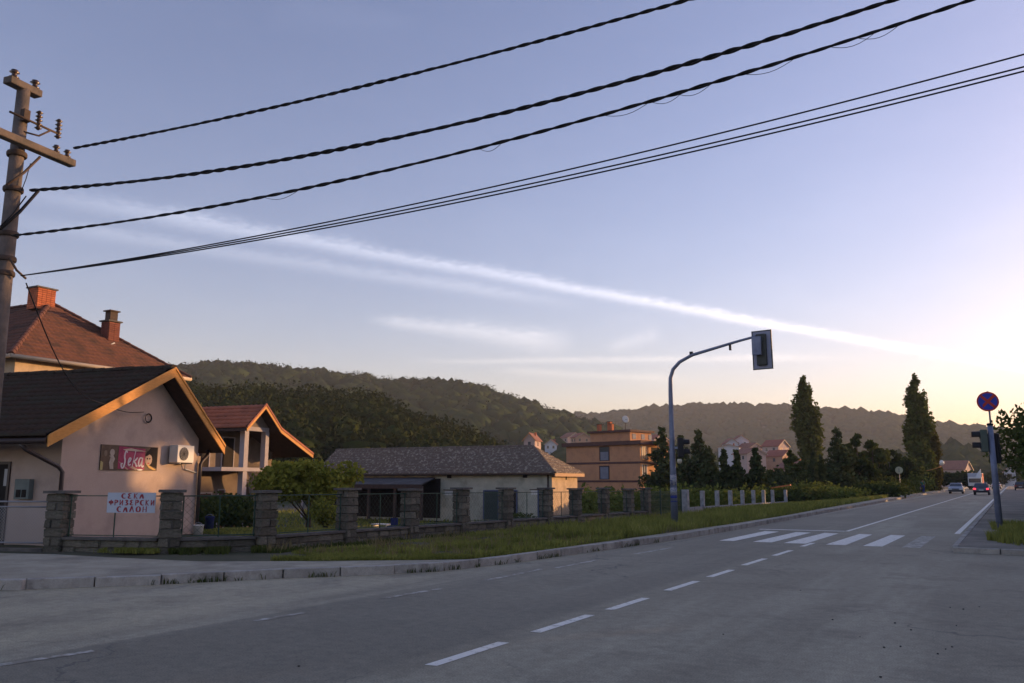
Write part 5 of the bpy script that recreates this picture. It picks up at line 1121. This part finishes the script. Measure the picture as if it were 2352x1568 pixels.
# ------------------------------------------------------------------ grass and weeds
def gpts(n, y0, y1, xin, xout, pw=1.):
    y = y0+(y1-y0)*rng.random(n)**pw; a = np.array([xin(v) for v in y]); b = np.array([xout(v) for v in y]); x = a+(b-a)*rng.random(n)
    z = np.array([gh(i, j) for i, j in zip(x, y)]); return np.stack([x, y, z-.02], 1)
def clump(P, sc, th): # keep points in noise clumps
    from mathutils import noise as mn
    return P[np.array([mn.noise(Vector((p[0]*sc, p[1]*sc, 0)))+.35*mn.noise(Vector((p[0]*sc*4, p[1]*sc*4, 3))) > th for p in P])]
fx = lambda y: FX+.25; ix = lambda y: inner_x(y)-.04
fx1 = lambda y: FX+.9 if y < 34 else FX+.4
P = clump(gpts(70000, 13.6, 46, ix, fx1, 1.3), .5, -.16); nr = P[:, 1] < 21
grass('verge_grass', P[nr], .075, .024, LF_grass, .7); grass('verge_grass', P[~nr], .14, .03, LF_grass, .6)
P = clump(gpts(9000, 13.6, 46, ix, fx, 1.3), .9, .1); grass('dry_grass', P, .22, .022, leafmat('straw', (.16, .13, .06), (.30, .25, .13)), .5)
P = clump(gpts(9000, 13.6, 46, lambda y: FX+1., fx, 1.3), .8, -.1); grass('wall_foot_grass', P, .10, .025, LF_mid, .6)
P = clump(gpts(26000, 14.5, 46, ix, lambda y: -11.9 if y < 22 else -13.6, 1.2), .8, .02); nr = P[:, 1] < 21; grass('tall_weeds', P[nr], .17, .03, LF_grass, .5); grass('tall_weeds', P[~nr], .30, .035, LF_grass, .45)
P = gpts(34000, 46, 140, ix, lambda y: -16.5, 1.3); grass('far_verge_grass', P, .30, .09, LF_grass, .5)
P = gpts(9000, 12.2, 14.5, lambda y: inner_x(y)-.02, lambda y: inner_x(y)-.9, 1); grass('edge_grass', P, .13, .022, LF_grass, .6)
# base of the front fence and the garden lawn behind it
a, b = pil[0], pil[1]; n0 = np.array([(b-a)[1], -(b-a)[0]]); n0 /= np.linalg.norm(n0)
t = .5+.5*rng.random(2600); o = np.abs(rng.normal(size=2600))*.16+.16; q = a+(b-a)*t[:, None]+n0*o[:, None]; P = np.stack([q[:, 0], q[:, 1], np.full(len(q), .13)], 1); P = clump(P, 1.3, -.05); grass('fence_foot_grass', P, .09, .02, LF_grass, .6)
a, b = pil[1], pil[2]; n0 = np.array([(b-a)[1], -(b-a)[0]]); n0 /= np.linalg.norm(n0)
t = rng.random(9000); o = np.abs(rng.normal(size=9000))*.22+.14; q = a+(b-a)*t[:, None]+n0*o[:, None]; P = np.stack([q[:, 0], q[:, 1], np.full(len(q), .10)], 1); P = clump(P, 1.4, -.05); grass('fence_foot_grass', P, .11, .022, LF_mid, .6)
def lawn(n, x0, x1, y0, y1, h, wd, nm='lawn', m_=LF_grass):
    x = x0+(x1-x0)*rng.random(n); y = y0+(y1-y0)*rng.random(n); z = np.array([gh(i, j) for i, j in zip(x, y)]); return grass(nm, np.stack([x, y, z-.01], 1), h, wd, m_, .5)
lawn(46000, -24, FX-.2, 17.6, 30, .10, .045)
lawn(30000, -60, -15.6, 30, 110, .22, .12, 'meadow')
# weeds rooted in the joint of the kerb
kp_ = [p for p, t in polyresample(KERB, .05) if -20 < p[0] and p[1] < 24]; sel = np.array([p for p in kp_ if random.random() < .9])
P = np.repeat(sel, 5, 0)+rng.normal(size=(len(sel)*5, 2))*.03; P = np.stack([P[:, 0], P[:, 1]-.05, np.zeros(len(P))], 1); P = clump(P, .8, .04); grass('kerb_weeds', P, .09, .015, LF_mid, .7)
# right-hand verge
n = 30000; x = -.75+7*rng.random(n)**1.4; y = 24.2+26*rng.random(n); k_ = (y > 24.5+.0*x) & (x > -.62+.25*np.sin(y*.9)+.10*np.maximum(0, 26.5-y)*3) ; P = np.stack([x, y, np.full(n, .11)], 1)[k_]; P = P[~((P[:, 1] > 35))]; P = clump(P, .7, -.35); grass('island_grass', P, .22, .028, LF_grass, .5)
# scattered litter pieces and small stones on the road
for k, (x_, y_, s_) in enumerate(((1318, 1710, .05), (1070, 1494, .03))): pass
q = MB()
for k in range(18):
    px_, py_ = (random.uniform(1900, 2352), random.uniform(1370, 1500)) if k < 9 else (random.uniform(600, 2200), random.uniform(1330, 1560)); c = gz(px_, py_); s_ = random.uniform(.007, .015); q.box((c[0], c[1], s_*.4), (s_*1.4, s_, s_*.8), random.uniform(0, 3))
q.build('road_grit', mat('dark_grit', (.04, .04, .04), None), None, kind='stuff')
# vines and rough growth behind the posts
VP = []
for r_ in range(12):
    X = -17.2-r_*2.2
    for y in np.arange(34, 100, .6):
        a_px = CXP+FPX/math.cos(PITCH)*math.tan(YAW-math.atan2(-X, y))
        if 1342 < a_px < 1830: VP.append(((X+random.uniform(-.25, .25), y+random.uniform(-.2, .2), gh(X, y)+random.uniform(.5, 1.15)), (.55, .5, random.uniform(.5, .85))))
Pv = lobe_pts(VP, 42000, .5); V, F = leafcards(Pv, .26); link('vineyard', npmesh('vineyard', V, F), LF_vine, None, kind='stuff')
random.seed(21)
specs = [(1352, 62, 1.2), (1880, 84, 1.3), (1935, 96, 1.5), (1985, 102, 1.6), (2035, 112, 1.9), (2080, 120, 2.0), (1835, 72, 1.0), (1905, 78, 1.0), (2010, 90, 1.2)]
for k, (px_, D, h_) in enumerate(specs):
    p = at(px_, D); bush('roadside_bush', ['bushy green growth beside the last vines near the end wall', 'bush rooted left of the dark column tree', 'tangled bush below the tall dark spruce', 'leafy bush right of the dark spruce', 'rank green bush by the pavement before the broad trees', 'tallest roadside bush close to the round sign', 'low bush just past the last concrete post', 'low bright bush right of the last concrete post', 'low grassy bush midway to the round sign'][k], 'bush', p, (2.6+h_, 2.4, h_), LF_vine if k % 2 else LF_mid, 1900, .3, 10)
# ------------------------------------------------------------------ trees
random.seed(5)
p = at(1860, 150); tree('poplar_tree', 'tall dark poplar with a thin ragged top, left of the pair', 'tree', (p[0], p[1], -.9), 20.6, 2.15, LF_pop, 'poplar', 12500, .60, .35, .10, lobes=70)
p = at(2121, 150); tree('poplar_tree', 'tallest dark poplar beside the road, right of the pair', 'tree', (p[0], p[1], -.1), 19.2, 2.1, LF_pop, 'poplar', 12500, .60, .35, .04, lobes=70)
p = at(2146, 152); tree('poplar_tree', 'shorter golden poplar tucked against the tallest one', 'tree', (p[0], p[1], -.1), 11.6, 1.35, LF_popy, 'poplar', 6500, .5, .25, .04, lobes=34)
for px_, y, D, r_, lab in ((1524, 982, 84, 1.9, 'dark spruce touching the left signal mast, nearest the apartment house'), (1566, 1004, 92, 1.9, 'dark spruce just right of the signal mast'), (1606, 990, 88, 2.3, 'broad dark spruce second right of the signal mast'),
                           (1632, 1030, 80, 1.8, 'lower dark spruce at the right edge of the spruce group'), (1665, 1034, 74, .9, 'slim dark spruce under the white houses'), (1694, 1036, 74, .9, 'slim dark spruce right below the white gabled houses'),
                           (1738, 1030, 74, 1.1, 'pointed dark spruce left of the red roofed house'), (1929, 986, 92, 2.2, 'tall pointed spruce between the two poplars')):
    p = at(px_, D); zt__ = gd(px_, y, D)[2]; tree('spruce_tree', lab, 'tree', p, (zt__-p[2])*1.03, r_*1.45, LF_con, 'cone', 5200, .42, .13, .02, lobes=44)
for px_, y, D, r_, lab in ((1872, 1032, 86, .8, 'dark thuja column left of two at the foot of the left poplar'), (1888, 1040, 87, .75, 'dark thuja column right of two at the foot of the left poplar')):
    p = at(px_, D); zt__ = gd(px_, y, D)[2]; tree('thuja_tree', lab, 'tree', p, zt__-p[2], r_, LF_con, 'column', 2300, .32, .1, .0, lobes=18)
for px_, y, D, r_, lm, lab in ((1548, 1060, 98, 3.0, LF_con, 'dark tree filling the gap behind the signal mast'), (1822, 1026, 105, 2.0, LF_mid, 'light green tree just left of the left poplar'), (1975, 985, 104, 3.3, LF_dark, 'dark broad tree right of the tall pointed spruce'), (2010, 1006, 110, 3.2, LF_mid, 'brownish green broad tree in the middle of the roadside row'),
                                (2046, 1022, 120, 3.4, LF_dark, 'dark broad tree near the round sign'), (2078, 1040, 128, 3.0, LF_mid, 'smaller broad tree left of the tall right poplar'), (2100, 1058, 140, 3.0, LF_dark, 'dark low tree behind the tall right poplar'), (1900, 1068, 100, 2.4, LF_mid, 'small tree left of the tall pointed spruce'),
                                (1780, 1066, 110, 3.0, LF_mid, 'rounded tree in front of the red roofed house'), (2190, 1078, 190, 4.5, LF_dark, 'dark tree left of the lorry, beyond the cars'), (2300, 1075, 300, 6.0, LF_dark, 'hazy tree at the far end of the road')):
    p = at(px_, D) if px_ < 2150 else gd(px_, HOR, D)*np.array([1, 1, 0]); zt__ = gd(px_, y, D)[2]; tree('broadleaf_tree', lab, 'tree', p, zt__-p[2], r_, lm, 'round', 3400, .42*D/100+.05, .16, .10, lobes=24)
# hedge behind the vines: individual clipped conifers merged by eye into a dark band
hp = []
for px_ in np.arange(1494, 1850, 9):
    p = at(px_, 94+random.uniform(-3, 3)); hp.append(((p[0], p[1], p[2]+1.3), (1.0, 1.0, random.uniform(1.6, 2.5))))
Pv = lobe_pts(hp, 16000, .4); V, F = leafcards(Pv, .34); link('hedge', npmesh('hedge', V, F), LF_con, None, kind='stuff')
# right side tree that reaches into the picture, and an unseen row added and sized to shade the street
tree('walnut_tree', 'dark leafy tree leaning into the right edge of the picture', 'tree', (3.1, 47, .1), 7.2, 4.6, LF_mid, 'round', 17000, .26, .16, .14, lobes=70)
tree('walnut_tree', 'dark tree behind the one at the right edge, beyond the parked cars', 'tree', (6.2, 72, .1), 6.0, 3.2, LF_mid, 'round', 5000, .32, .16, .14, lobes=30)
ROW = [(8.6+.8*math.sin(y), y, (7.6 if y < 42 else 11.9 if y < 66 else 10.6)+.5*math.sin(y*1.7)) for y in range(12, 92, 6)]+[(9.5, 98, 6.4), (9.5, 108, 5.6), (10, 119, 5.8), (10.5, 128, 6.2), (10, 138, 6.8), (10.5, 149, 7.2), (10, 160, 7.0), (10.5, 172, 7.4), (10, 185, 7.2)]
for k, (X, Y, H_) in enumerate(ROW):
    tree('unseen_shade_tree', 'unseen tree in the row added to shade the street from the right', 'tree', (X, Y, .05), H_, 4.2 if H_ > 8 else 3.2, LF_dark, 'round', 5200, .62, .2, .04, group='unseen trees added to shade the street', lobes=22)
HP = [((11.2+.5*math.sin(y*.8), y, 2.1 if y < 60 else 1.4), (.9, 1.4, random.uniform(2.3, 2.8) if y < 60 else random.uniform(1.5, 1.9))) for y in np.arange(-12, 200, 1.5)]  # unseen hedge added to stop sun leaking in below the tree crowns
V, F = leafcards(lobe_pts(HP, 36000, .4), .45); link('unseen_sun_hedge', npmesh('unseen_sun_hedge', V, F), LF_dark, None, kind='stuff')
# ------------------------------------------------------------------ hills and woods
def ico(sub):
    bm = bmesh.new(); bmesh.ops.create_icosphere(bm, subdivisions=sub, radius=1); V = np.array([v.co[:] for v in bm.verts]); F = np.array([[v.index for v in f.verts] for f in bm.faces]); bm.free(); return V, F
def blobs(P, rad, sub, jit=.22, tall=1.):
    V0, F0 = ico(sub); n = len(P); V = V0[None]*(1+jit*rng.normal(size=(n, len(V0), 1))); a = rng.random(n)*6.28; c, s = np.cos(a)[:, None], np.sin(a)[:, None]
    V = np.stack([V[..., 0]*c-V[..., 1]*s, V[..., 0]*s+V[..., 1]*c, V[..., 2]*tall], -1)*rad[:, None, None]+P[:, None]; F = (F0[None]+(np.arange(n)*len(V0))[:, None, None]).reshape(-1, 3); return V.reshape(-1, 3), F
def hill(name, crest, d0, d1, z0, treeh, m_, pw=1.2, back=260, ext=()):
    """slope rising from d0 to the crest line at d1; crest read as sight lines"""
    C = []
    for x, y in crest: d = ray(x, y); C.append((math.atan2(-d[0], d[1]), d[2]/math.hypot(d[0], d[1])))
    C = sorted(list(ext)+C); az = np.array([c[0] for c in C]); el = np.array([c[1] for c in C])
    def z_(a, t): zc = EYE+d1*np.interp(a, az, el)-treeh; return z0+(zc-z0)*np.clip(t, 0, 1)**pw-np.maximum(0, t-1)*back*.5
    A_ = np.linspace(az[0], az[-1], 150); T = np.concatenate([np.linspace(0, 1, 26), [1.15, 1.5, 2.]]); V = []
    for t in T:
        D = d0+(d1-d0)*min(t, 1)+max(0, t-1)*back; zz = z_(A_, t); V += [(-D*math.sin(a), D*math.cos(a), z if t > 0 else z0-3) for a, z in zip(A_, zz)]
    n_ = len(A_); F = [(j*n_+i, j*n_+i+1, (j+1)*n_+i+1, (j+1)*n_+i) for j in range(len(T)-1) for i in range(n_-1)]
    link(name, npmesh(name, V, F, True), m_, None, kind='structure')
    def scatter(n, t0=0, t1=1.02, skip=None):
        a = rng.uniform(az[0], az[-1], n); t = np.sqrt(rng.random(n)*(t1**2-t0**2)+t0**2) if True else 0; D = d0+(d1-d0)*np.minimum(t, 1)+np.maximum(0, t-1)*back; z = z_(a, t); return np.stack([-D*np.sin(a), D*np.cos(a), z], 1), a, t
    return scatter
M_hillg = mat('hill_ground', (.030, .040, .018), (.055, .060, .028), .02, .95, c3=(.09, .10, .04), s3=.012, coords='World')
rr_ = lambda d: R(d)
sc1 = hill('hill', [(-500, 850), (0, 850), (250, 846), (400, 833), (450, 827), (520, 824), (620, 826), (700, 840), (760, 845), (830, 851), (900, 862), (1000, 864), (1060, 868), (1120, 882), (1160, 896), (1200, 908), (1260, 930), (1300, 943), (1345, 956), (1400, 972), (1500, 1000), (1620, 1040), (1750, 1085)], 300, 720, -4, 7, M_hillg, 1.25, ext=((rr_(95), .08), (rr_(80), .12)))
P, a_, t_ = sc1(7200); keep = ~((np.abs(t_-.33) < .05) & (np.abs(a_-rr_(31.5)) < .035)); P = P[keep]; rad = (2.8+6.2*rng.random(len(P))**1.6)*np.where(t_[keep] > .88, .62, 1); P[:, 2] += rad*.45
nl = 15; L_ = np.repeat(P, nl, 0)+unit(len(P)*nl)*(np.repeat(rad, nl)*(.85+.25*rng.random(len(P)*nl)))[:, None]*np.array([1, 1, .95]); V, F = leafcards(L_, 1.7); link('hill_leaves', npmesh('hill_leaves', V, F), LF_hill, None, kind='stuff')
V, F = blobs(P, rad, 1, .17, .95); link('hill_forest', npmesh('hill_forest', V, F), LF_hill, None, kind='stuff')
# looser leafy crowns along the near skyline of that hill
P, a_, t_ = sc1(1500, .93, 1.01); rad = rng.uniform(2.5, 5.5, len(P)); P[:, 2] += rad*.6; L_ = np.repeat(P, 26, 0)+unit(len(P)*26)*(np.repeat(rad, 26)*rng.random(len(P)*26)**.4)[:, None]; V, F = leafcards(L_, 1.4); link('skyline_trees', npmesh('skyline_trees', V, F), LF_hill, None, kind='stuff')
sc2 = hill('far_hill', [(700, 960), (1000, 955), (1250, 952), (1330, 948), (1400, 945), (1450, 940), (1500, 933), (1600, 928), (1700, 926), (1800, 929), (1900, 934), (2000, 943), (2060, 952), (2100, 963), (2150, 971), (2200, 972), (2250, 977), (2300, 982), (2352, 990), (2450, 1010)], 950, 1650, -6, 9, M_hillg, 1.1, ext=((rr_(-6), .028), (rr_(-14), .018), (rr_(-60), .012)))
P, a_, t_ = sc2(9500); rad = rng.uniform(7, 12, len(P)); P[:, 2] += rad*.35; V, F = blobs(P, rad, 1, .15, .8); link('far_hill_forest', npmesh('far_hill_forest', V, F), LF_far, None, kind='stuff')
sc3 = hill('right_hill', [(1950, 1075), (2080, 1045), (2130, 1026), (2165, 1018), (2200, 1022), (2230, 1034), (2260, 1048), (2300, 1062), (2352, 1078), (2450, 1092)], 430, 620, -3, 6, M_hillg, 1.1, ext=((rr_(-12), .004), (rr_(-30), .003)))
P, a_, t_ = sc3(1500); rad = rng.uniform(4, 7, len(P)); P[:, 2] += rad*.5; V, F = blobs(P, rad, 1, .2); link('right_hill_forest', npmesh('right_hill_forest', V, F), LF_hill, None, kind='stuff')
sc4 = hill('near_slope', [(-600, 880), (0, 870), (250, 866), (400, 864), (450, 868), (560, 876), (700, 888), (800, 894), (850, 899), (880, 906), (930, 940), (1000, 962), (1060, 980), (1120, 1000), (1150, 1012), (1200, 1050), (1260, 1085)], 105, 235, -2.5, 7, M_hillg, .9, back=40, ext=((rr_(95), .06), (rr_(82), .10)))
P, a_, t_ = sc4(1100); rad = rng.uniform(2.6, 5.6, len(P)); P[:, 2] += rad*.75
nl = 170; L_ = np.repeat(P, nl, 0)+unit(len(P)*nl)*(np.repeat(rad, nl)*rng.random(len(P)*nl)**.33)[:, None]*np.array([1, 1, .9]); V, F = leafcards(L_, .95); link('near_wood', npmesh('near_wood', V, F), LF_wood, None, kind='stuff')
V, F = blobs(P, rad*.52, 1, .15, .85); link('near_wood_depth', npmesh('near_wood_depth', V, F), LF_dark, None, kind='stuff')
# ------------------------------------------------------------------ village houses on the slopes
def village(lab, px_, ybase, D, w_, d_, h_, rh, ang, wm, rmat, wins=2, glow=False):
    c = gd(px_, ybase, D); z = c[2]; r_ = empty('village_house', c, lab, 'house'); m3 = Matrix.Rotation(ang, 3, 'Z')
    def T(x, y, zz): v = m3 @ Vector((x, y, 0)); return np.array([c[0]+v.x, c[1]+v.y, z+zz])
    q = MB().prism([T(-w_/2, -d_/2, -9), T(w_/2, -d_/2, -9), T(w_/2, -d_/2, h_), T(0, -d_/2, h_+rh), T(-w_/2, -d_/2, h_)], T(0, d_, 0)-T(0, 0, 0)); q.build('wall', wm, r_)
    for sx in (-1, 1):
        a, b = T(sx*(w_/2+.5), -d_/2-.6, h_-.5*rh/(w_/2)), T(0, -d_/2-.6, h_+rh+.02); ex = T(0, d_+1.2, 0)-T(0, 0, 0)
        MB().prism([a, b, b+np.array([0, 0, .22]), a+np.array([0, 0, .22])], ex).build('roof', rmat, r_)
        MB().prism([a, b, b+np.array([0, 0, -.25]), a+np.array([0, 0, -.25])], (T(0, .12, 0)-T(0, .18, 0))).build('rake_board', M_woodor if glow else M_gutter, r_)  # glow swaps in orange boards to paint the sunlit gable edge
    for k in range(wins):
        x = (k-(wins-1)/2)*w_/max(1, wins)*.95; q = MB(); P_ = [T(x+i, -d_/2-.04, zz) for i, zz in ((-.5, h_-2.1), (.5, h_-2.1), (.5, h_-.8), (-.5, h_-.8))]; q.prism(P_, T(0, .06, 0)-T(0, 0, 0)); w0 = q.build('window', M_glass, r_)
        q = MB(); P_ = [T(x+i, -d_/2-.03, zz) for i, zz in ((-.62, h_-2.25), (.62, h_-2.25), (.62, h_-2.1), (-.62, h_-2.1))]; q.prism(P_, T(0, -.08, 0)-T(0, 0, 0)); q.build('sill', M_gutter, w0)
        for sx in (-1, 1): q = MB(); y_ = (k-(wins-1)/2)*d_/max(1, wins)*.9; q.prism([T(sx*w_/2, y_-.5, h_-2.1), T(sx*w_/2, y_+.5, h_-2.1), T(sx*w_/2, y_+.5, h_-.8), T(sx*w_/2, y_-.5, h_-.8)], T(sx*.05, 0, 0)-T(0, 0, 0)); q.build('window', M_glass, r_)
    q = MB(); cc_ = T(w_*.2, 1, h_+rh*.85); q.box(tuple(cc_), (.6, .6, 1.6), ang); q.build('chimney', M_brick, r_)
M_vw = mat('white_house_wall', (.52, .54, .60), (.60, .61, .64), .5, .9); M_vo = mat('orange_house_wall', (.46, .27, .18), (.52, .32, .22), .5, .9); M_vp = mat('pink_house_wall', (.44, .33, .30), (.50, .38, .34), .5, .9)
M_vr = mat('village_roof', (.22, .10, .075), (.30, .14, .10), .8, .9); M_vr2 = mat('village_roof_red', (.28, .09, .065), (.35, .12, .08), .8, .9)
village('house on the slope with a glowing orange gable edge above the barn roof', 1223, 1020, 288, 3.9, 8, 1.5, 2.1, R(14), M_vp, M_vr, 1, True)
village('small pink roofed house alone high on the wooded slope', 1068, 972, 560, 7.5, 6, 2.2, 2.4, R(70), M_vp, M_vr, 2)
village('white house left of the apartment block, nearest the barn roof', 1268, 1034, 420, 6, 6, 3.0, 2.2, R(15), M_vw, M_vr, 2)
village('second white house partly behind the apartment block', 1289, 1034, 440, 6, 7, 2.2, 1.8, R(35), M_vw, M_vr, 1)
village('orange walled house peeping over the apartment roof on the left', 1334, 1018, 430, 8, 7, 3.0, 2.2, R(48), M_vo, M_vr2, 2)
village('brick roofed house behind the left end of the apartment roof', 1312, 1016, 470, 10, 8, 2.6, 2.8, R(60), M_vp, M_vr, 2)
village('roof of the house just right of the penthouse', 1504, 1016, 420, 10, 8, 1.5, 2.2, R(70), M_vp, M_vr2, 1)
village('white house with a long low front below the twin gables', 1676, 1040, 380, 9, 6, 2.4, 1.2, R(10), M_vw, M_vr, 2)
village('white twin gabled house, left gable', 1677, 1031, 420, 6, 8, 2.6, 2.4, R(30), M_vw, M_vr, 1)
village('white twin gabled house, right gable, highest of the white ones', 1699, 1032, 430, 7.5, 8, 4.2, 2.6, R(28), M_vw, M_vr, 2)
village('house with a salmon roof right of the white gables', 1722, 1040, 420, 9, 8, 2.4, 2.2, R(62), M_vp, M_vr, 2)
village('house with a dusky brick roof below the white gables', 1722, 1062, 330, 9, 8, 3.2, 2.0, R(55), M_vp, M_vr, 2)
village('big red roofed house above the hedge', 1782, 1040, 400, 10, 8, 3.0, 2.8, R(75), M_vp, M_vr2, 2)
village('low red roofed house below the big red roof', 1790, 1062, 340, 8, 7, 2.4, 2.2, R(75), M_vo, M_vr2, 1)
village('pinkish house half hidden behind bushes left of the left poplar', 1838, 1092, 190, 8, 6, 1.6, 1.4, R(70), M_vp, M_vr, 2)
village('house with a brown roof up the road beyond the lamp', 2196, 1092, 420, 14, 10, 2.6, 3.8, R(80), M_vp, M_vr, 2)
village('small white house at the far end of the street', 2322, 1112, 300, 3, 5, 4.0, 1.6, R(0), M_vw, M_vr, 1)
# little shelter with a sunlit edge behind the last posts
p = at(1793, 74); shd = empty('garden_shelter', p, 'tiny garden shelter with a glowing orange roof edge behind the last posts', 'shelter'); zt__ = gd(1793, 1117, 74)[2]
MB().box((p[0], p[1], zt__), (1.6, 1.5, .10), R(10), Matrix.Rotation(-.16, 3, 'Y')).build('roof_sheet', mat('orange_sheet', (.60, .20, .08), None), shd)
for dx in (-.6, .6):
    for dy in (-.55, .55): MB().box((p[0]+dx, p[1]+dy, (zt__+p[2])/2), (.07, .07, zt__-p[2]-.05)).build('post', M_trunk, shd)
# ------------------------------------------------------------------ air
if HAZE:
    hz_ = MB().box((0, 1050, 104), (5600, 4100, 216)).build('haze', None, None, kind='stuff')
    m = bpy.data.materials.new('haze_air'); m.use_nodes = True; t = m.node_tree; t.nodes.clear(); v = t.nodes.new('ShaderNodeVolumePrincipled'); o = t.nodes.new('ShaderNodeOutputMaterial')
    v.inputs['Color'].default_value = (.80, .84, .90, 1); v.inputs['Density'].default_value = HAZE; v.inputs['Anisotropy'].default_value = .0; t.links.new(v.outputs[0], o.inputs['Volume']); hz_.data.materials.append(m)
print('tris', sum(sum(len(p.vertices)-2 for p in me.polygons)*1 for me in bpy.data.meshes))
